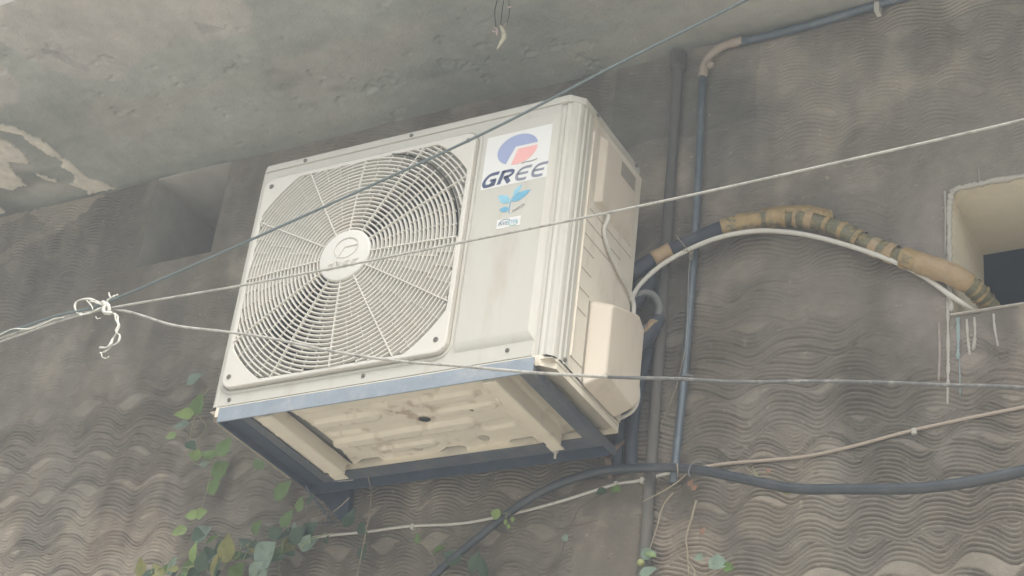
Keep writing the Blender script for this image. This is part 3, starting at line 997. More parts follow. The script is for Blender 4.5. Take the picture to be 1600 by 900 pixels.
def text_obj(name, s, size, loc, m, parent, rot=0.0, shear=0.0, xs=1.0):
    cu = bpy.data.curves.new('txt', 'FONT'); cu.body = s; cu.size = size; cu.shear = shear; cu.fill_mode = 'BOTH'
    to = bpy.data.objects.new('txt', cu); COL.objects.link(to)
    dg = bpy.context.evaluated_depsgraph_get(); dg.update()
    me = bpy.data.meshes.new_from_object(to.evaluated_get(dg))
    bpy.data.objects.remove(to)
    ca, sa = math.cos(rot), math.sin(rot)
    for v in me.vertices:
        x, y = v.co.x * xs, v.co.y
        v.co = (loc[0] + x * ca - y * sa, loc[1], loc[2] + x * sa + y * ca)
    me.name = name
    me.materials.clear(); me.materials.append(MT[m])
    o = bpy.data.objects.new(name, me); COL.objects.link(o); o.parent = parent
    return o


text_obj('leaf_lettering', 'EIAECIA', .0105, (.2985, YP - .0008, .3585), 'ink', leafp, math.radians(25), .2, .86)
inv = flat('inverter_sticker', [([(.2625, .3235), (.3205, .3235), (.3205, .3475), (.2625, .3475)], [(0, 1, 2, 3)])], YP - .0003, 'sticker', namep)
text_obj('inverter_lettering', 'INVE', .0128, (.2655, YP - .0010, .3305), 'ink_blue', inv, 0, .25, .86)
text_obj('inverter_lettering', 'RTER', .0128, (.2895, YP - .0010, .3305), 'leaf_blue', inv, 0, .25, .80)
flat('inverter_arc', [ribbon(arc(.283, .336, .0135, .0095, 20, 175, 12), .0012)], YP - .0009, 'ink_blue', inv)
flat('inverter_arc', [ribbon(arc(.303, .336, .0125, .0105, 195, 345, 12), .0012)], YP - .0009, 'ink_green', inv)

# pressed emblem on the hub
hs = .56
flat('hub_emblem', [ribbon([(GC[0] + .004 + (x - lc[0]) * .62, GC[1] + .018 + (z - lc[1]) * .62) for x, z in arc(lc[0], lc[1], .0505, .042, 0, 360, 40)], .0022)], yh - .0016, 'grille', hub, th=.0014)
flat('hub_emblem', [ribbon([(GC[0] + .035, GC[1] + .022), (GC[0], GC[1] + .021), (GC[0] - .016, GC[1] - .006)], .0045)], yh - .0018, 'grille', hub, th=.0014)
for i, sh in enumerate(([G_, G2], [R1, R2, R3], [E1, E2], [E1, E2])):
    flat('hub_letter', sh, yh - .0016, 'grille', hub, (GC[0] - .043 + .021 * i, GC[1] - .034), .017, .017, .28, th=.0012)

# lid
m = MB()
pl = [(-W2 - .003, .010), (-W2 + .010, -.004), (.4045, -.004), (W2 + .003, .0225), (W2 + .003, .302), (W2 - .010, .322), (-W2 - .003, .322)]
m.prism(pl, 2, ZT + .0005, H)
m.v = [((x * .994, .0 + (y - .16) * .985 + .16, z) if z > H - 1e-6 else (x, y, z)) for x, y, z in m.v]
lid = m.build('lid', 'shell', None, bevel=.003); acp(lid)

# screws
def screw(p, n, r=.0055):
    p = np.array(p); n = np.array(n, float)
    mb = MB()
    a = np.cross(n, [0.3, .2, 1]); a /= np.linalg.norm(a); b = np.cross(n, a)
    L = []
    for rr, h in ((r, -.001), (r, .0012), (r * .75, .0028), (r * .35, .0030), (r * .3, .0014), (r * .01, .0013)):
        L.append([p + n * h + rr * (math.cos(k * math.pi / 6) * a + math.sin(k * math.pi / 6) * b) for k in range(12)])
    mb.loft(L, False, False)
    acp(mb.build('screw', 'screw', None))


for x, z in ((-.381, .013), (-.027, .018), (.323, .022)): screw((x, 0, z), (0, -1, 0), .005)
for x in (-.304, -.007): screw((x, -.004, .645), (0, -1, 0), .005)
for x, z in ((-.383, .582), (.158, .584), (.152, .070), (-.386, .066)): screw((x, YG, z), (0, -1, 0), .0062)
for y, z in ((.076, .647), (.279, .647), ): screw((W2 + .003, y, z), (1, 0, 0), .005)
screw((W2, .052, .010), (1, 0, 0), .005)

# side panel features: handle cover, valve cover, pressed lines
m = MB()
hb = [(.103, .430), (.285, .430), (.285, .612), (.103, .612)]
hf = [(.118, .440), (.272, .452), (.272, .604), (.118, .604)]
m.loft([[(W2 + .0002, y, z) for y, z in hb], [(W2 + .013, y, z) for y, z in hf]], False, True)
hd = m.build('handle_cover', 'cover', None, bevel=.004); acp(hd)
m = MB()
m.loft([[(W2 + .0136, y, z) for y, z in ((.190, .560), (.262, .560), (.262, .598), (.190, .598))], [(W2 + .0140, y, z) for y, z in ((.193, .563), (.259, .563), (.259, .595), (.193, .595))]], False, True)
o = m.build('hand_grip', 'groove', hd)  # dark plate painting the shade inside the grip pocket
m = MB()
# valve cover: profile in (y,z) lofted outwards
vb = [(.134, -.004), (.285, -.004), (.318, .03), (.318, .225), (.285, .258), (.150, .205), (.134, .190)]
vf = [(.150, .022), (.285, .012), (.310, .036), (.310, .215), (.280, .236), (.165, .196), (.150, .184)]
m.loft([[(W2 + .0004, y, z) for y, z in vb], [(W2 + .006, y, z) for y, z in vb], [(W2 + .045, y, z) for y, z in vf]], False, True)
vc = m.build('valve_cover', 'cover', None, bevel=.006); acp(vc)
m = MB()
m.box(W2 - .001, W2 + .0012, .126, .132, -.002, .195)
acp(m.build('cover_seam', 'groove', None))
for (y0, y1, z) in ((.075, .128, .30), (.075, .20, .335), (.075, .25, .37), (.09, .30, .405), (.075, .125, .25), (.075, .125, .20), (.075, .12, .15), (.07, .16, -.0005 + .03), (.20, .29, .432)):
    m = MB(); m.box(W2 - .001, W2 + .0007, y0, y1, z, z + .0018)
    acp(m.build('pressed_line', 'groove', None))  # thin dark strips, slightly proud, painting the shade of engraved lines
m = MB(); m.box(W2 - .001, W2 + .0035, .070, .074, .03, .60)
acp(m.build('pressed_ridge', 'shell_side', None, bevel=.0012))

# base pan: pressed ribs, feet, drain hole
ribs = []   # (x0,y0,x1,y1,halfwidth,height)
rng = np.random.RandomState(5)
for (a, b, c, d, w, hh) in ((-.20, .045, .12, .045, .017, .008), (-.21, .118, -.07, .118, .017, .008), (.06, .095, .19, .092, .015, .007), (-.22, .215, .12, .205, .018, .009), (.09, .150, .21, .148, .013, .006),
                            (-.14, .272, -.01, .270, .013, .006), (-.215, .165, -.15, .168, .014, -.006), (.15, .235, .20, .232, .020, -.006), (-.035, .072, -.030, .072, .020, -.009)):
    ribs.append((a, b, c, d, w, hh))
px = np.arange(-.43, .4301, .003); py = seg(0.002, .334, .003)


def pan_h(X, Y):
    h = np.zeros(X.shape)
    for a, b, c, d, w, hh in ribs:
        vx, vy = c - a, d - b
        t = np.clip(((X - a) * vx + (Y - b) * vy) / (vx * vx + vy * vy), 0, 1)
        dist = np.hypot(X - a - t * vx, Y - b - t * vy)
        h += hh * sstep(w, w * .72, dist)
    # compressor bay: shallow round dish on the right
    dd = np.hypot((X - .315) / .075, (Y - .15) / .13)
    h += -.010 * sstep(1.0, .82, dd) * (X > .30) + .0012 * (fbm(X * 22, Y * 22, 5) - .5)
    for cx, cy in ((-.062, .292), (.112, .288), (-.15, .30)):
        h += -.0035 * sstep(.017, .014, np.hypot(X - cx, Y - cy))
    h += .0035 * sstep(.026, .018, np.hypot(X - .035, Y - .162))
    return h


def pan_fn(X, Y):
    return np.stack([X, Y, -.010 - pan_h(X, Y)], -1)


PX, PY = np.meshgrid(.5 * (px[:-1] + px[1:]), .5 * (py[:-1] + py[1:]), indexing='ij')
sx = np.array([-.43, -.262, -.258, -.214, -.172, -.168, -.026, .010, .050, .056, .146, .172, .24, .30, .36, .40, .43])
sy = np.array([.318, .318, .330, .300, .302, .328, .322, .300, .303, .328, .330, .308, .305, .312, .300, .318, .314])
kp = (PY < np.interp(PX, sx, sy)) & (np.hypot(PX - .035, PY - .162) > .0140) & (np.hypot((PX + .034), (PY - .070)) > .006) & (np.hypot((PX - .160), (PY - .150)) > .0045) & ~((PX > -.256) & (PX < -.256 + .004 + .020 * np.sin(np.pi * np.clip(PY / .33, 0, 1))))


def pan_col(X, Y):
    c = np.array([.82, .755, .625]) * (.90 + .16 * fbm(X * 14, Y * 14, 6))[..., None]
    n = fbm(X * 30, Y * 30, 9)
    k = (sstep(.66, .78, n) * .4)[..., None]
    c = c * (1 - k) + np.array([.42, .33, .22]) * k
    k = (sstep(.05, .0, np.abs(Y - .13) - .01) * sstep(.05, .0, np.abs(X - .02) - .03) * sstep(.52, .62, n) * .6)[..., None]
    c = c * (1 - k) + np.array([.36, .23, .13]) * k
    d = (sstep(.30, .31, X) * (.35 + .5 * fbm(X * 16, Y * 16, 16)))[..., None]
    c = c * (1 - d) + np.array([.36, .325, .26]) * d
    return c


MT['pan_attr'] = mat('pan_attr', (.5, .5, .5), 0.6, 0.05, 30, 0.15, 220, attr=True)
pan = grid_mesh('base_pan', px, py, pan_fn, kp, pan_col, 'pan_attr', None, flip=True)
acp(pan)
sol = pan.modifiers.new('s', 'SOLIDIFY'); sol.thickness = .0015; sol.offset = -1 if False else 0
# pan rim: folded sides
m = MB()
m.loft([[(x, y, z) for x, y in [(-W2, .018), (-W2 + .016, .001), (W2 - .030, .001), (W2 - .003, .026), (W2 - .003, D), (-W2, D)]] for z in (-.025, -.0005)], False, False)
acp(m.build('pan_rim', 'base_pan', None))
m = MB()
m.add([(-.30, .03, -.0015), (.30, .03, -.0015), (.30, .29, -.0015), (-.30, .29, -.0015)], [(0, 1, 2, 3)])
acp(m.build('pan_inside', 'inside', None, fix=False))
# plugs in the pan
for cx, cy in ((-.062, .292), (.112, .288)):
    m = MB(); m.loft([[(cx + r * math.cos(k * math.pi / 10), cy + r * math.sin(k * math.pi / 10), z) for k in range(20)] for r, z in ((.0125, -.006), (.0125, -.0085), (.010, -.0095))], False, True)
    acp(m.build('pan_plug', 'dirty_pan', None))
# feet: folded channels running front to back
for x0, x1 in ((-.318, -.256), (.245, .302)):
    m = MB()
    xm_ = x0 + .030 if x0 < 0 else x0 + .026
    prof = [(x0, -.010), (x0, -.030), (x0 + .004, -.033), (x0 + .020, -.033), (x0 + .026, -.046), (x1 - .003, -.046), (x1, -.043), (x1, -.010)]
    m.loft([[(x, y, z) for x, z in prof] for y in (.004, .03, .16, .300)], True, True)
    f_ = m.build('foot', 'base_pan', None, bevel=.0015); acp(f_)
    mb = MB(); mb.box(x0 + .024, x1 - .002, .292, .318, -.047, -.044)
    mb.build('foot_tab', 'base_pan', f_)
    for yy in (.05, .10):
        mb = MB(); mb.loft([[(x0 + .012 + r * math.cos(k * math.pi / 6), yy + r * 1.4 * math.sin(k * math.pi / 6), z) for k in range(12)] for r, z in ((.008, -.0325), (.0065, -.036), (.003, -.0372))], False, True)
        mb.build('foot_dimple', 'base_pan', f_, smooth=True)

# ------------------------------------------------------------------ steel bracket
BRO = np.array([0, .2, -.05])
br = thing('steel_bracket', 'dark blue angle steel frame bracket carrying the air conditioner', 'bracket', BRO)
brp = lambda o: under(o, br, BRO)
T = .004
ZB0, ZB1 = -.0435, -.0085
XL, XR = -.398, .392
m = MB(); m.box(XL, XR, -.0075, -.0035, ZB0, ZB1)
fb = m.build('front_bar', 'bracket_front', None, bevel=.0008); brp(fb)
m = MB(); m.box(XL + T, XR - T, -.0035, .012, ZB1 - T - .001, ZB1 - .001); m.build('front_flange', 'bracket', fb).matrix_parent_inverse = Matrix.Identity(4)
# left arm
m = MB(); m.box(XL, XL + T, -.0034, YW - .003, ZB0, -.0225); brp(m.build('side_arm', 'bracket', None, bevel=.0008))
m = MB(); m.box(XL + T, XL + .040, .012, YW - .003, -.027, -.023); brp(m.build('arm_flange', 'bracket', None))
m = MB(); m.box(XL + .0402, XL + .066, .012, YW - .003, -.0255, -.022); brp(m.build('arm_flange', 'bracket_worn', None))
# right arm
m = MB(); m.box(XR - T, XR, -.0034, YW - .003, ZB0 - .001, -.0235); brp(m.build('side_arm', 'bracket_worn', None, bevel=.0008))
m = MB(); m.box(XR - .046, XR - T, .012, YW - .003, -.028, -.024); brp(m.build('arm_flange', 'bracket_worn', None))
# rear bar
YRB = .362
m = MB(); m.box(XL + T, XR - T, YRB - T, YRB, ZB0 - .009, -.0245); brp(m.build('rear_bar', 'bracket', None, bevel=.0008))
m = MB(); m.box(XL + .0665, XR - .0465, YRB - .046, YRB - T, -.0285, -.0250); brp(m.build('rear_flange', 'bracket_worn', None))
# wall legs and gusset at the left, rusty brace at the right
lp = [at(u, v, y=YW - .02) for u, v in ((497, 774), (548, 756), (544, 806), (529, 812))]
m = MB(); m.prism([(q[0], q[2]) for q in lp], 1, YW - .022, YW - .004)
brp(m.build('wall_leg', 'bracket', None, bevel=.001))
m = MB(); m.tube([(XL + .012, .33, ZB0 - .002), (XL + .04, YW - .012, -.098)], .0035, 6, 1)
brp(m.build('brace', 'bracket_worn', None))
m = MB(); m.box(XL + .020, XL + .055, YW - .012, YW - .0085, -.108, -.104); brp(m.build('leg_bolt', 'bracket_worn', None))
for a, b, r_ in (((925, 660, .37), (943, 715, .375), .008), ((976, 690, .395), (944, 718, .385), .007), ((943, 708, .38), (955, 748, .40), .0075), ((918, 655, .365), (930, 690, .372), .006)):
    pa = at(a[0], a[1], y=a[2]); pb = at(b[0], b[1], y=b[2]); pm = (pa + pb) / 2 + np.array([.004, -.004, .002])
    m = MB(); m.tube([pa, pm, pb], lambda t, r_=r_: r_ * (1 - .25 * math.sin(t * 9)), 8, 5); brp(m.build('rusty_brace', 'rust', None, smooth=True))
# bolts and slots
m = MB(); q = at(868, 706, y=.330); m.tube([(q[0], q[1], q[2] + .008), (q[0], q[1], q[2] - .016)], .003, 8, 1); m.tube([(q[0], q[1], q[2] + .004), (q[0], q[1], q[2] - .002)], .0065, 6, 1)
brp(m.build('bolt', 'white_cable', None))
for (u0, v0, u1, v1, x) in ((465, 726, 483, 741, None),):
    m = MB()
    a = at(u0, v0, x=XL + T + .001); b = at(u1, v1, x=XL + T + .001)
    m.add([(XL + T + .0015, a[1], a[2] + .0015), (XL + T + .0015, b[1], b[2] + .0015), (XL + T + .0015, b[1], b[2] - .0015), (XL + T + .0015, a[1], a[2] - .0015)], [(0, 1, 2, 3)])
    brp(m.build('slot', 'drip_white', None, fix=False))
for u0, v0, u1, v1 in ((528, 752, 552, 750), (850, 707, 868, 705), (882, 702, 905, 698)):
    a = at(u0, v0, y=YRB - T - .0012); b = at(u1, v1, y=YRB - T - .0012)
    m = MB(); m.tube([a, b], .0014, 6, 1); brp(m.build('slot', 'drip_white', None))

# ------------------------------------------------------------------ pipes on the wall
def single(name, mb, m, label, cat, group=None, smooth=True, loc=None):
    o = mb.build(name, m, None, smooth=smooth)
    return tag(o, label, cat, group)


XP = 0.466
dp = thing('drain_pipe', 'old plaster coated drain pipe with round top cap, left of the blue conduit', 'pipe', (XP, YW - .016, -.5))
DO = np.array([XP, YW - .016, -.5])
m = MB(); m.tube([(XP - .006, YW - .016, 1.035), (XP - .003, YW - .016, .75), (XP, YW - .017, .4), (XP + .003, YW - .016, 0), (XP + .006, YW - .015, -.56)], lambda t: .0125 * (1 + .06 * math.sin(t * 23)), 14, 10)
under(m.build('pipe', 'drain_grey', None, smooth=True), dp, DO)
m = MB(); m.tube([(XP - .006, YW - .016, 1.062), (XP - .006, YW - .016, 1.055), (XP - .006, YW - .016, 1.03), (XP - .006, YW - .016, 1.012)], lambda t: .020 if .1 < t < .95 else .016, 16, 4)
under(m.build('cap', 'drain_grey', None, smooth=True), dp, DO)

# dark insulated pipe running down beside the unit
m = MB(); m.tube([at(1012, 545, y=.385), at(1000, 600, y=.39), at(990, 660, y=.392), at(987, 705, y=.394), at(988, 731, y=.397)], .0125, 12, 6)
single('insulated_pipe', m, 'black_foam', 'short black foam covered pipe dropping behind the right edge of the air conditioner', 'pipe')

m = MB(); m.tube([at(985, 430, y=.375), at(986, 500, y=.382), at(981, 570, y=.386), at(972, 640, y=.39), at(966, 700, y=.394), at(964, 733, y=.398)], .0115, 12, 6)
single('insulated_pipe', m, 'black_foam', 'black foam covered pipe running down close behind the valve cover', 'pipe')
# blue grey conduit with tan elbow
XC = .520
cp = thing('conduit_pipe', 'shiny blue grey conduit pipe turning along the slab through a tan elbow', 'conduit', (XC, YW - .012, 0))
CO = np.array([XC, YW - .012, 0])
yc = YW - .014
a0 = at(1098, 112, y=yc); a1 = at(1090, 300, y=yc); a2 = at(1079, 470, y=yc); a3 = at(1066, 620, y=yc); a4 = at(1052, 755, y=yc)
m = MB(); m.tube([a0, a1, a2, a3, a4], .0088, 12, 6); under(m.build('upright_run', 'conduit_blue', None, smooth=True), cp, CO)
b0 = at(1155, 67, y=yc); b1 = at(1270, 38, y=yc); b2 = at(1370, 8, y=yc); b3 = at(1600, -55, y=yc)
m = MB(); m.tube([b0, b1, b2, b3], .0098, 12, 6); under(m.build('ceiling_run', 'conduit_blue', None, smooth=True), cp, CO)
e0 = at(1098, 120, y=yc - .001); e1 = at(1102, 98, y=yc - .003); e2 = at(1115, 82, y=yc - .004); e3 = at(1135, 70, y=yc - .003); e4 = at(1160, 64, y=yc - .001)
m = MB(); m.tube([e0, e1, e2, e3, e4], lambda t: .0118 if (t < .16 or t > .84) else .0104, 14, 7); el = m.build('elbow', 'pvc_tan', None, smooth=True); under(el, cp, CO)
q = at(1110, 101, y=yc - .012); m = MB(); m.box(q[0] - .006, q[0] + .008, q[1] - .004, q[1] + .006, q[2] - .008, q[2] + .006); m.build('inspection_cap', 'pvc_tan', el, bevel=.001)
for u, v in ((1370, 10),):
    q = at(u, v, y=yc - .009); m = MB(); m.box(q[0] - .006, q[0] + .006, q[1] - .004, q[1] + .02, q[2] - .016, q[2] + .012)
    under(m.build('clip', 'white_cable', None, bevel=.001), cp, CO)
q = at(1073, 588, y=yc - .009); m = MB(); m.tube([(q[0] - .014, q[1] + .006, q[2]), (q[0], q[1] - .003, q[2] + .001), (q[0] + .014, q[1] + .006, q[2])], .003, 6, 4)
under(m.build('clip', 'hose_grey', None, smooth=True), cp, CO)

# ------------------------------------------------------------------ refrigerant lines into the opening
ls = thing('refrigerant_line', 'thick pipe bundle wrapped in worn brown and green tape, arching into the cream opening', 'pipe bundle', (.9, YW, .3))
LO = np.array([.9, YW, .3])
lsp = lambda o: under(o, ls, LO)
yl = YW - .035
path = [at(985, 428, y=.34), at(1030, 402, y=.36), at(1080, 379, y=.372), at(1130, 357, y=.378), at(1190, 343, y=yl), at(1250, 341, y=yl), at(1310, 358, y=yl), at(1370, 388, y=yl), at(1430, 409, y=yl),
        at(1490, 430, y=.40), at(1530, 458, y=.45), at(1553, 492, y=.50), at(1568, 540, y=.56)]
PP = catmull(path, 10)
nP = len(PP)
m = MB(); m.tube(PP[:34], .0185, 16, 1); lsp(m.build('foam_sleeve', 'black_foam', None, smooth=True))
m = MB(); m.tube(PP[30:], lambda t: .0195 + .0016 * math.sin(t * 60), 16, 1); core = m.build('taped_core', 'tape_green', None, smooth=True); lsp(core)
i = 30
rr = random.Random(4)
while i < nP - 8:
    solid = (30 <= i < 45) or (74 < i < 92)
    L = 4 if solid else rr.choice([1, 1, 2])
    r0 = .0216 + rr.uniform(-.0005, .0014); r1 = (.0200 if solid else r0 - .0004) + rr.uniform(-.0003, .0006)
    if 76 < i < 90: r0 += .0025; r1 += .0025
    seg_ = PP[i:i + L + (2 if solid else 1)]
    if len(seg_) < 2: break
    m = MB(); m.tube(seg_, (lambda t, r0=r0, r1=r1: r0 * (1 - t) + r1 * t), 18, 1, cap=False)
    m.v = [(x + rr.uniform(-.0009, .0009), y + rr.uniform(-.0009, .0009), z + rr.uniform(-.0009, .0009)) for x, y, z in m.v]
    lsp(m.build('tape_wrap', rr.choice(['tape_tan', 'tape']) if solid else rr.choice(['tape', 'tape', 'tape_tan']), None, smooth=True))
    i += L if solid else L + rr.choice([2, 2, 3])
# loose flap of tape on top of the arch
f0 = [at(1190, 325, y=yl - .01), at(1225, 322, y=yl - .015), at(1262, 320, y=yl - .012), at(1300, 329, y=yl - .008)]
f1 = [at(1192, 333, y=yl - .014), at(1228, 331, y=yl - .019), at(1264, 331, y=yl - .018), at(1302, 341, y=yl - .016)]
m = MB(); m.add(f0 + f1, [(k, k + 1, 5 + k, 4 + k) for k in range(3)])
o = m.build('loose_tape', 'tape', None, smooth=True, fix=False); so = o.modifiers.new('s', 'SOLIDIFY'); so.thickness = .0008; lsp(o)
# tan tape round the black sleeve, close to the unit
m = MB(); m.tube(PP[8:15], lambda t: .0205 + .001 * math.sin(9 * t), 16, 1); lsp(m.build('tape_band', 'tape_tan', None, smooth=True))

hl = thing('hose_loop', 'dark curled hose with tan tape behind the valve cover', 'hose', (.5, .36, .2))
HO = np.array([.5, .36, .2])
m = MB(); m.tube([at(985, 470, y=.34), at(1005, 458, y=.355), at(1022, 463, y=.365), at(1031, 482, y=.37), at(1022, 503, y=.365), at(1000, 520, y=.35), at(980, 535, y=.33)], .0085, 12, 6)
under(m.build('hose', 'hose_grey', None, smooth=True), hl, HO)
m = MB(); m.tube([at(975, 545, y=.33), at(1000, 540, y=.345), at(1016, 522, y=.36), at(1030, 498, y=.375)], .0160, 12, 6)
h2 = m.build('foam_sleeve', 'black_foam', None, smooth=True); under(h2, hl, HO)
m = MB(); m.tube([at(996, 541, y=.345), at(1010, 529, y=.357), at(1024, 507, y=.37)], .0175, 14, 5)
under(m.build('tape_band', 'tape_tan', None, smooth=True), hl, HO)
m = MB(); m.tube([at(978, 490, y=.34), at(1000, 462, y=.36), at(1015, 440, y=.37), at(1012, 420, y=.365)], .016, 12, 5)
under(m.build('inner_sleeve', 'black_foam', None, smooth=True), hl, HO)

# white power cables
m = MB()
m.tube([at(986, 468, x=.437), at(1000, 445, y=.34), at(1030, 417, y=.345), at(1070, 393, y=.355), at(1120, 372, y=.36), at(1170, 362, y=yl - .012), at(1210, 361, y=yl - .012), at(1260, 367, y=yl - .012), at(1320, 382, y=yl - .012), at(1390, 406, y=yl - .010),
        at(1440, 430, y=YW - .022), at(1480, 458, y=YW - .012), at(1510, 478, y=YW + .01), at(1540, 500, y=YW + .07)], .0056, 10, 6)
single('power_cable', m, 'white_cable', 'white power cable running below the taped pipe bundle', 'cable')
m = MB()
m.tube([(W2 + .012, .150, .430), (W2 + .012, .153, .415), at(944, 362, x=W2 + .007), at(952, 392, x=W2 + .007), at(970, 430, x=W2 + .008), at(984, 455, x=W2 + .008), at(990, 475, x=W2 + .009), at(990, 492, x=W2 + .010)], .0052, 10, 6)
single('lead_cable', m, 'white_cable', 'white cable hanging from the handle cover down the side of the unit', 'cable')
m = MB()
m.tube([at(963, 655, x=.425), at(976, 650, x=.43), at(990, 640, y=.33), at(997, 622, y=.335), at(996, 600, y=.335), at(994, 585, y=.33)], .0046, 10, 6)
single('drain_hose', m, 'white_cable', 'short white hose curling under the valve cover', 'hose')

# lower black hose and thin white conduit along the wall
m = MB()
m.tube([at(640, 945, y=.385), at(680, 898, y=.385), at(735, 850, y=.385), at(800, 798, y=.383), at(860, 762, y=.382), at(935, 737, y=.382), at(1020, 731, y=.375), at(1090, 734, y=.365), at(1160, 748, y=.345), at(1240, 763, y=.325), at(1330, 764, y=.31), at(1430, 763, y=.295), at(1520, 752, y=.285), at(1620, 731, y=.28), at(1800, 690, y=.27)],
       lambda t: .0088 + .0030 * t, 12, 6)
single('black_hose', m, 'black_hose', 'glossy black hose sagging along the wall below the unit', 'hose')
wc = thing('wall_cable', 'thin white cable clipped to the wall, crossing under the unit', 'cable', (.4, YW, -.1))
WO = np.array([.4, YW, -.1])
yv = YW - .006
m = MB(); m.tube([at(478, 841, y=yv), at(520, 836, y=yv), at(572, 831, y=yv), at(640, 822, y=yv), at(720, 818, y=yv), at(800, 803, y=yv), at(880, 782, y=yv), at(960, 757, y=yv), at(1000, 751, y=yv), at(1050, 738, y=yv - .01), at(1080, 731, y=yv - .01)], .0034, 8, 5)
under(m.build('cable', 'white_cable', None, smooth=True), wc, WO)
for u, v in ((644, 822), (962, 756), (1003, 750)):
    q = at(u, v, y=yv - .003); m = MB(); m.box(q[0] - .004, q[0] + .004, q[1] - .002, q[1] + .01, q[2] - .007, q[2] + .006); under(m.build('clip', 'white_cable', None, bevel=.001), wc, WO)
tc_ = thing('wall_conduit', 'thin tan cable with a white clip rising to the right over the black hose', 'cable', (1.0, YW, -.05))
TO = np.array([1.0, YW, -.05])
m = MB(); m.tube([at(1075, 734, y=yv - .008), at(1130, 725, y=yv), at(1200, 719, y=yv), at(1260, 713, y=yv), at(1330, 698, y=yv), at(1420, 674, y=yv), at(1510, 654, y=yv), at(1600, 636, y=yv), at(1700, 615, y=yv)], .0036, 8, 5)
under(m.build('cable', 'pvc_tan', None, smooth=True), tc_, TO)
q = at(1428, 673, y=yv - .003); m = MB(); m.box(q[0] - .005, q[0] + .005, q[1] - .002, q[1] + .01, q[2] - .007, q[2] + .006); under(m.build('clip', 'drip_white', None, bevel=.001), tc_, TO)

# ------------------------------------------------------------------ wires strung in front of the unit, and the twine tied round them
YA, YB_, YC_ = -.155, -.15, -.145
m = MB(); m.tube([at(-900, 815, y=YA), at(-300, 615, y=YA), at(0, 522, y=YA), at(90, 493, y=YA), at(170, 471, y=YA), at(400, 371, y=YA), at(740, 216, y=YA), at(950, 108, y=YA), at(1170, -2, y=YA), at(1500, -168, y=YA), at(2000, -420, y=YA)], .0030, 10, 6)
single('overhead_wire', m, 'wire_green', 'grey green wire rising steeply from the twine knot across the unit to the upper right', 'wire')
m = MB(); m.tube([at(-900, 830, y=YB_), at(-300, 632, y=YB_), at(0, 534, y=YB_), at(90, 503, y=YB_), at(175, 481, y=YB_), at(400, 442, y=YB_), at(700, 383, y=YB_), at(1000, 322, y=YB_), at(1300, 256, y=YB_), at(1600, 187, y=YB_), at(2100, 66, y=YB_)], .0026, 10, 6)
single('overhead_wire', m, 'wire_white', 'pale wire crossing the fan hub and the leaf emblem towards the right edge', 'wire')
MT['wire_dark'] = mat('wire_dark', (.115, .115, .11), 0.28, 0.2, 60, dirt=(.30, .29, .265), dscale=50, dlo=.5, dhi=.72, spec=0.8)
lw_ = thing('overhead_wire', 'wire sagging below the grille, white at left and dark over the valve cover', 'wire', at(830, 582, y=YC_))
LW = at(830, 582, y=YC_)
cpts = catmull([at(u, v, y=YC_) for u, v in ((-900, 822), (-300, 624), (0, 529), (90, 499), (180, 484), (270, 508), (350, 518), (420, 528), (520, 549), (620, 564), (720, 572), (830, 582), (950, 589), (1060, 592), (1150, 597), (1250, 596), (1360, 597), (1480, 602), (1600, 606), (2100, 640))], 6)
m = MB(); m.tube(cpts[:74], .0031, 10, 1); under(m.build('white_length', 'wire_white', None, smooth=True), lw_, LW)
m = MB(); m.tube(cpts[72:], .0034, 10, 1); under(m.build('dark_length', 'wire_dark', None, smooth=True), lw_, LW)

tw = thing('twine_knot', 'frayed white twine knotted round the three wires, loose end dangling', 'twine', at(165, 483, y=-.15))
KO = at(165, 483, y=-.15)
def twine(pts, r, y=-.158, name='twine_strand'):
    m = MB(); m.tube([at(u, v, y=y + random.uniform(-.004, .004)) for u, v in pts], lambda t: r * (1 + .3 * math.sin(t * 17 + r * 9000)), 7, 5)
    under(m.build(name, 'twine', None, smooth=True), tw, KO)


twine([(163, 476), (150, 470), (136, 467), (122, 470), (117, 478), (120, 488), (128, 491)], .0024)
twine([(163, 478), (148, 472), (140, 471)], .0022)
twine([(163, 479), (152, 484), (140, 489), (124, 493)], .0024)
twine([(136, 470), (143, 478), (145, 484)], .0016)
twine([(160, 472), (165, 476), (162, 486), (168, 489), (176, 489)], .0042)
twine([(167, 473), (171, 484), (164, 490)], .0040, -.162)
twine([(163, 475), (170, 468), (178, 463), (184, 461)], .0024)
twine([(173, 466), (171, 461), (170, 457)], .0020)
twine([(178, 490), (184, 494), (184, 503), (186, 510), (182, 520), (177, 529), (171, 539), (165, 543), (156, 543)], .0024)
twine([(180, 490), (181, 500), (185, 508), (181, 518), (187, 524), (185, 534), (176, 540)], .0022)
twine([(176, 534), (170, 545), (160, 551), (156, 551)], .0020)
twine([(158, 551), (160, 558), (166, 560), (170, 557)], .0012)
twine([(149, 494), (152, 498), (157, 497)], .0012)
twine([(0, 523), (20, 514), (45, 514), (70, 505), (85, 498), (100, 496)], .0016, -.160)

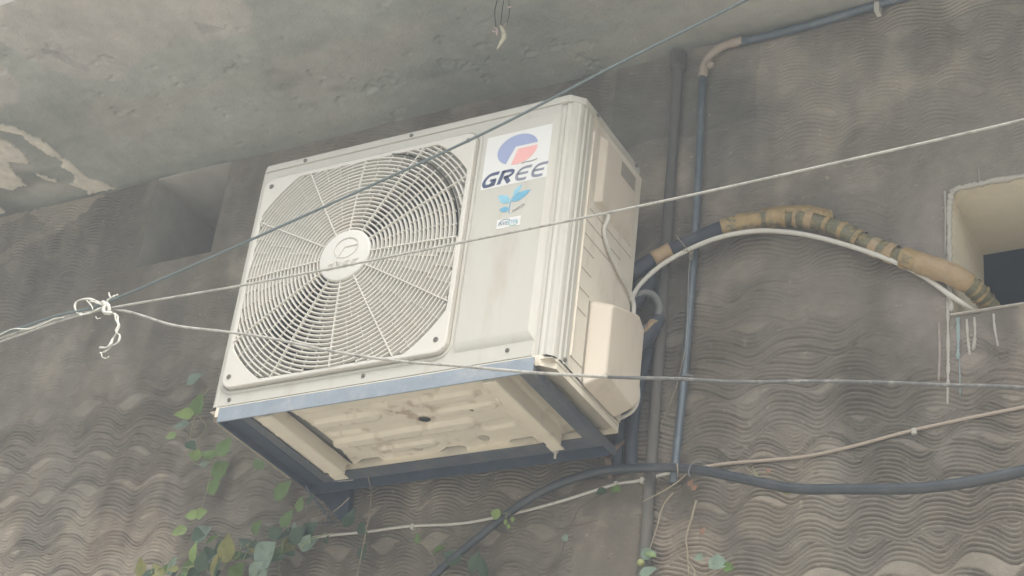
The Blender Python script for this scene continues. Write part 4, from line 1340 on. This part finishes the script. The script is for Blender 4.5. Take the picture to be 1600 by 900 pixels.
# ------------------------------------------------------------------ rag on thin wires under the slab
hk = thing('hanging_rag', 'scrap of pale cloth dangling on thin wires under the slab', 'rag', (.165, .02, ZC))
HK = np.array([.165, .02, ZC])
yk = .03
for pts in ([(783, -42), (778, -5), (773, 18), (775, 42)], [(788, -42), (787, -3), (785, 14), (782, 42)], [(796, -42), (795, 0), (796, 20), (792, 36)]):
    m = MB(); m.tube([at(u, v, y=yk) for u, v in pts], .0011, 6, 5); under(m.build('thin_wire', 'thin_wire', None, smooth=True), hk, HK)
m = MB(); m.tube([at(782, 40, y=yk), at(787, 50, y=yk), at(787, 60, y=yk), at(781, 70, y=yk), at(777, 77, y=yk)], lambda t: .0022 + .0042 * math.sin(min(1, t * 1.15) * math.pi) + .0004 * math.sin(t * 40), 8, 6)
under(m.build('cloth', 'rag', None, smooth=True), hk, HK)
for pts, r_ in (([(773, 43), (777, 47), (776, 55)], .0026), ([(769, 48), (773, 49), (777, 50)], .0022), ([(786, 43), (791, 36)], .0018), ([(793, 12), (800, 10)], .0026)):
    m = MB(); m.tube([at(u, v, y=yk - .002) for u, v in pts], r_, 7, 4); under(m.build('cloth', 'rag_pink', None, smooth=True), hk, HK)

# ------------------------------------------------------------------ vines
def leaf_mesh(L, Wd, curl, seed):
    r_ = random.Random(seed)
    n = 7
    vs = []; fs = []
    for i in range(n + 1):
        t = i / n
        w = Wd * (math.sin(math.pi * t ** .72) ** .95) * (1 + .08 * r_.uniform(-1, 1)) if 0 < i < n else 0.0008
        z = curl * L * (t - .5) ** 2 + .01 * L * r_.uniform(-1, 1)
        for s in (-1, -.5, 0, .5, 1):
            vs.append((s * w, t * L, z + .20 * abs(s) * w + .05 * w * r_.uniform(-1, 1)))
    for i in range(n):
        for k in range(4):
            fs.append((i * 5 + k, i * 5 + k + 1, (i + 1) * 5 + k + 1, (i + 1) * 5 + k))
    return vs, fs


VIEW = Vector((CC[0] - (-.5), CC[1] - .35, CC[2] - .1)).normalized()


def leaf(root, off, u, v, size, ang, mm, y=.36, tilt=None, name='leaf', ratio=.34):
    """leaf rooted at pixel ray (u,v) on plane y; ang = direction of its tip in the wall plane, degrees"""
    base = Vector(at(u, v, y=y))
    size *= .84
    vs, fs = leaf_mesh(size, size * ratio * random.uniform(.85, 1.15), random.uniform(-.35, .35), random.random())
    a = math.radians(ang)
    yd = Vector((math.cos(a), random.uniform(-.45, .1), math.sin(a))).normalized()
    nrm = Vector((random.uniform(-.5, .7), -1, random.uniform(-.5, .6) if tilt is None else tilt))
    nrm = (nrm - yd * nrm.dot(yd)).normalized()
    xd = yd.cross(nrm).normalized()
    m = MB(); m.add([base + xd * p[0] + yd * p[1] + nrm * p[2] for p in vs], fs)
    o = m.build(name, mm, None, smooth=True, fix=False)
    under(o, root, off)
    return o


def stem(root, off, pts, r, m='stem_green', y=.37, name='stem'):
    q = [at(p[0], p[1], y=(p[2] if len(p) > 2 else y)) for p in pts]
    mb = MB(); mb.tube(q, lambda t: r * (1 - .5 * t), 6, 5)
    under(mb.build(name, m, None, smooth=True), root, off)


V1 = at(330, 860, y=.37)
v1 = thing('hanging_vine', 'young green vine trailing down the wall beside the lower left corner of the unit', 'vine', V1)
stem(v1, V1, [(326, 605), (310, 640), (302, 660), (296, 690), (293, 705)], .0016)
stem(v1, V1, [(304, 645), (315, 655), (322, 668), (312, 685)], .0013)
stem(v1, V1, [(293, 705), (298, 718), (310, 726), (330, 722), (350, 712), (364, 706)], .0014)
stem(v1, V1, [(358, 680), (342, 708), (332, 730), (322, 770), (312, 803)], .0014)
stem(v1, V1, [(312, 803), (302, 815), (288, 826), (276, 833)], .0012)
for u, v, s, a, mm in ((304, 645, .062, 190, 'leaf_fresh'), (304, 648, .070, 60, 'leaf_mid'), (296, 662, .052, 200, 'leaf_pale'), (276, 678, .036, 210, 'leaf_fresh'), (292, 690, .058, -38, 'leaf_dark'), (316, 712, .045, 175, 'leaf_fresh'),
                       (338, 714, .055, 165, 'leaf_mid'), (340, 712, .066, 50, 'leaf_mid'), (345, 714, .060, 40, 'leaf_pale'), (312, 728, .035, 20, 'leaf_pale'), (332, 745, .072, 30, 'leaf_mid'), (326, 772, .060, 45, 'leaf_mid'),
                       (312, 803, .050, 185, 'leaf_fresh'), (306, 806, .045, 10, 'leaf_fresh'), (292, 825, .048, 215, 'leaf_fresh'), (298, 835, .055, -10, 'leaf_dark'), (302, 843, .075, 20, 'leaf_pale'), (292, 600, .062, 28, 'leaf_pale'), (410, 735, .050, 130, 'leaf_mid'),
                       (430, 780, .072, 38, 'leaf_mid')):
    leaf(v1, V1, u, v, s, a, mm, y=.365 + random.uniform(-.02, .03))

V2 = at(380, 905, y=.37)
v2 = thing('leafy_vine', 'dense cluster of dark and pale leaves climbing along the wall at the lower left', 'vine', V2)
stem(v2, V2, [(200, 930), (260, 895), (330, 880), (400, 862), (470, 845), (520, 832)], .0024)
stem(v2, V2, [(300, 940), (350, 885), (390, 850), (440, 830)], .002)
stem(v2, V2, [(440, 870), (436, 890), (446, 915)], .0013)
big = [(400, 882, .105, 25, 'leaf_pale'), (395, 905, .105, 45, 'leaf_dark'), (392, 912, .095, 30, 'leaf_pale'), (352, 880, .085, 75, 'leaf_olive'), (300, 880, .062, 80, 'leaf_fresh'), (318, 868, .060, 0, 'leaf_dark'), (320, 850, .050, 30, 'leaf_mid'),
       (250, 905, .055, 120, 'leaf_olive'), (222, 902, .06, 100, 'leaf_olive'), (335, 905, .07, 60, 'leaf_dark'), (360, 908, .07, 40, 'leaf_mid'), (435, 845, .075, 28, 'leaf_dark'), (452, 850, .07, 40, 'leaf_dark'), (470, 838, .07, 25, 'leaf_dark'),
       (440, 825, .06, 60, 'leaf_mid'), (395, 835, .05, 45, 'leaf_mid'), (420, 838, .05, 20, 'leaf_dark'), (540, 825, .06, 70, 'leaf_dark'), (510, 838, .035, -60, 'leaf_dark'), (560, 820, .05, -40, 'leaf_dark'), (568, 850, .055, -80, 'leaf_dark'),
       (448, 862, .05, -30, 'leaf_dark'), (470, 860, .06, 30, 'leaf_pale'), (465, 800, .045, 70, 'leaf_mid'), (480, 790, .04, 60, 'leaf_dark')]
for k in range(9):
    u0 = 230 + 30 * k; v0 = 905 - 6 * k
    stem(v2, V2, [(u0, v0), (u0 + random.uniform(5, 25), v0 - random.uniform(10, 22)), (u0 + random.uniform(10, 50), v0 - random.uniform(18, 45))], .0015, 'stem_green', y=random.uniform(.34, .37))
for u, v, s, a, mm in big: leaf(v2, V2, u, v, s, a, mm, y=.35 + random.uniform(-.03, .04))
for k in range(46):
    t = random.random()
    u = 215 + 260 * t + random.uniform(-20, 20); v = 925 - 70 * t + random.uniform(-22, 14)
    leaf(v2, V2, u, v, random.uniform(.035, .065), random.choice([20, 35, 50, 150, 170, 200, 340, 80]) + random.uniform(-20, 20), random.choice(['leaf_dark', 'leaf_dark', 'leaf_mid', 'leaf_pale', 'leaf_olive', 'leaf_mid']), y=random.uniform(.33, .395))

V3 = at(790, 812, y=.37)
v3 = thing('vine_sprig', 'tiny sprig with yellow green buds caught on the black hose', 'vine', V3)
stem(v3, V3, [(770, 806), (782, 803), (793, 802), (800, 808)], .001, y=.366)
stem(v3, V3, [(792, 803), (790, 814), (794, 822)], .001, y=.366)
for u, v in ((795, 822), (801, 811), (790, 815)):
    q = at(u, v, y=.364); m = MB(); m.tube([q + np.array([0, 0, .006]), q, q - np.array([0, 0, .007])], lambda t: .001 + .0042 * math.sin(math.pi * t), 8, 4); under(m.build('bud', 'leaf_fresh', None, smooth=True), v3, V3)
leaf(v3, V3, 782, 806, .028, 160, 'leaf_fresh', y=.364, ratio=.55)

V4 = at(960, 775, y=.39)
v4 = thing('vine_sprig', 'two green leaves on a dark stem hanging from the white cable', 'vine', V4)
stem(v4, V4, [(958, 764), (930, 778), (905, 795), (895, 815), (884, 838)], .0014, 'twig_dark', y=.395)
stem(v4, V4, [(884, 822), (905, 820), (935, 812)], .0012, 'twig_dark', y=.395)
stem(v4, V4, [(884, 838), (880, 855), (877, 870)], .0012, 'twig_dark', y=.395)
leaf(v4, V4, 948, 764, .032, 215, 'leaf_dark', y=.39); leaf(v4, V4, 955, 762, .034, -25, 'leaf_mid', y=.388); leaf(v4, V4, 880, 846, .022, 70, 'leaf_pale', y=.388)

V5 = at(680, 875, y=.39)
v5 = thing('vine_sprig', 'small dark leafy sprig on the wall at the foot of the black hose', 'vine', V5)
stem(v5, V5, [(655, 845), (672, 862), (680, 880), (676, 905)], .0013, 'twig', y=.39)
for u, v, s, a, mm in ((655, 848, .035, 120, 'leaf_mid'), (676, 862, .04, 10, 'leaf_mid'), (720, 880, .06, 150, 'leaf_dark'), (735, 895, .06, 60, 'leaf_dark'), (760, 905, .06, 100, 'leaf_dark')): leaf(v5, V5, u, v, s, a, mm, y=.385)

V6 = at(1040, 880, y=.39)
v6 = thing('dry_creeper', 'straw coloured dry stems with a few leaves and one round berry beside the drain pipe', 'vine', V6)
stem(v6, V6, [(1077, 735), (1060, 752), (1035, 768), (1004, 784)], .0022, 'twig', y=.375)
stem(v6, V6, [(1052, 770), (1036, 790), (1026, 825), (1013, 865)], .0022, 'twig', y=.39)
stem(v6, V6, [(1088, 782), (1080, 812), (1072, 840), (1074, 862), (1076, 900)], .0026, 'twig', y=.39)
stem(v6, V6, [(1064, 758), (1080, 776), (1092, 800), (1094, 850)], .0010, 'twig_dark', y=.395)
stem(v6, V6, [(1076, 880), (1085, 892), (1082, 915)], .002, 'twig', y=.39)
for u, v, s, a, mm in ((1000, 867, .045, 0, 'leaf_pale'), (1026, 868, .03, 170, 'leaf_mid'), (1000, 898, .05, 10, 'leaf_pale'), (1088, 868, .03, -40, 'leaf_pale'), (1108, 876, .055, -22, 'leaf_pale'), (1130, 884, .04, -25, 'leaf_mid'),
                       (1076, 760, .02, 60, 'leaf_dry'), (1080, 764, .018, 20, 'leaf_dry'), (1094, 835, .022, 40, 'leaf_dry')): leaf(v6, V6, u, v, s, a, mm, y=.388, ratio=.35)
q = at(1001, 879, y=.385); m = MB(); m.tube([q + np.array([0, 0, .0075]), q, q - np.array([0, 0, .0075])], lambda t: .0008 + .0072 * math.sin(math.pi * t) ** .6, 12, 5); under(m.build('berry', 'berry', None, smooth=True), v6, V6)

V7 = at(1190, 745, y=.35)
v7 = thing('grass_tuft', 'straw bits and a yellow leaf caught on the black hose', 'grass', V7)
stem(v7, V7, [(1165, 730), (1180, 742), (1196, 756)], .0010, 'twig', y=.335); stem(v7, V7, [(1175, 730), (1184, 745), (1188, 752)], .0011, 'stem_green', y=.335); stem(v7, V7, [(1172, 748), (1186, 740), (1202, 738)], .0010, 'twig', y=.335)
leaf(v7, V7, 1222, 766, .038, -10, 'leaf_olive', y=.35, ratio=.3); leaf(v7, V7, 1195, 741, .022, 20, 'leaf_dry', y=.34)

# bits of string and twigs on the bracket
sv = at(575, 740, y=.35)
s1 = thing('hanging_string', 'tan string tied to the bracket corner and hanging straight down', 'string', sv)
stem(s1, sv, [(574, 740), (578, 757), (581, 775)], .0016, 'twig', y=.352, name='string'); stem(s1, sv, [(581, 775), (576, 810), (566, 860), (557, 905)], .0018, 'twig', y=.356, name='string')
stem(s1, sv, [(581, 772), (575, 775), (574, 779)], .0014, 'twig', y=.354, name='string')
sv = at(545, 778, y=.36)
s2 = thing('dry_twig', 'short pale twig lodged under the left end of the bracket', 'twig', sv)
stem(s2, sv, [(546, 777), (533, 790), (520, 800)], .0018, 'twig', y=.355); stem(s2, sv, [(512, 800), (508, 812), (506, 822)], .0013, 'twig', y=.37); stem(s2, sv, [(482, 778), (481, 792), (478, 803)], .0012, 'twig', y=.38)
tv = at(1062, 600, y=.39)
s3 = thing('thin_string', 'thin string slanting off the blue conduit beside the drain pipe', 'string', tv)
stem(s3, tv, [(1071, 545), (1064, 575), (1054, 612), (1040, 645), (1031, 672)], .0010, 'twig', y=.392, name='string')
stem(s3, tv, [(1079, 400), (1076, 430), (1074, 500), (1071, 545)], .0010, 'wire_white', y=.385, name='string')
kv = at(1078, 398, y=.34)
s4 = thing('wire_tie', 'twisted wire tie holding the white cable to the black sleeve', 'wire tie', kv)
for pts in ([(1055, 367), (1066, 380), (1078, 396)], [(1064, 391), (1076, 393), (1082, 400), (1080, 405)], [(1084, 392), (1077, 400), (1082, 406)]): stem(s4, kv, pts, .0014, 'twig', y=.340, name='wire')
hv = at(1095, 735, y=.36)
s5 = thing('hose_tie', 'grey wire looped round the black hose next to the conduit foot', 'wire tie', hv)
stem(s5, hv, [(1078, 745), (1076, 738), (1080, 726), (1092, 722), (1106, 726)], .0018, 'hose_grey', y=.350, name='wire'); stem(s5, hv, [(1058, 724), (1059, 735), (1059, 745)], .0014, 'twig', y=.352, name='wire')

# ------------------------------------------------------------------ haze volume added for the milky lens veil
m = MB(); m.box(-17, 17, -25, 5, ZG - 1, 1.6)
hz = m.build('haze', 'plaster', None)
hz.data.materials.clear()
hm = bpy.data.materials.new('haze'); hm.use_nodes = True
hm.node_tree.nodes.clear()
ho = hm.node_tree.nodes.new('ShaderNodeOutputMaterial'); hv_ = hm.node_tree.nodes.new('ShaderNodeVolumePrincipled')
hv_.inputs['Color'].default_value = (.85, .93, 1.0, 1)
hv_.inputs['Density'].default_value = 0.038
hv_.inputs['Anisotropy'].default_value = 0.2
hm.node_tree.links.new(hv_.outputs[0], ho.inputs['Volume'])
hz.data.materials.append(hm)
tag(hz, 'added pale haze standing in for lens veil', None, None, 'stuff')
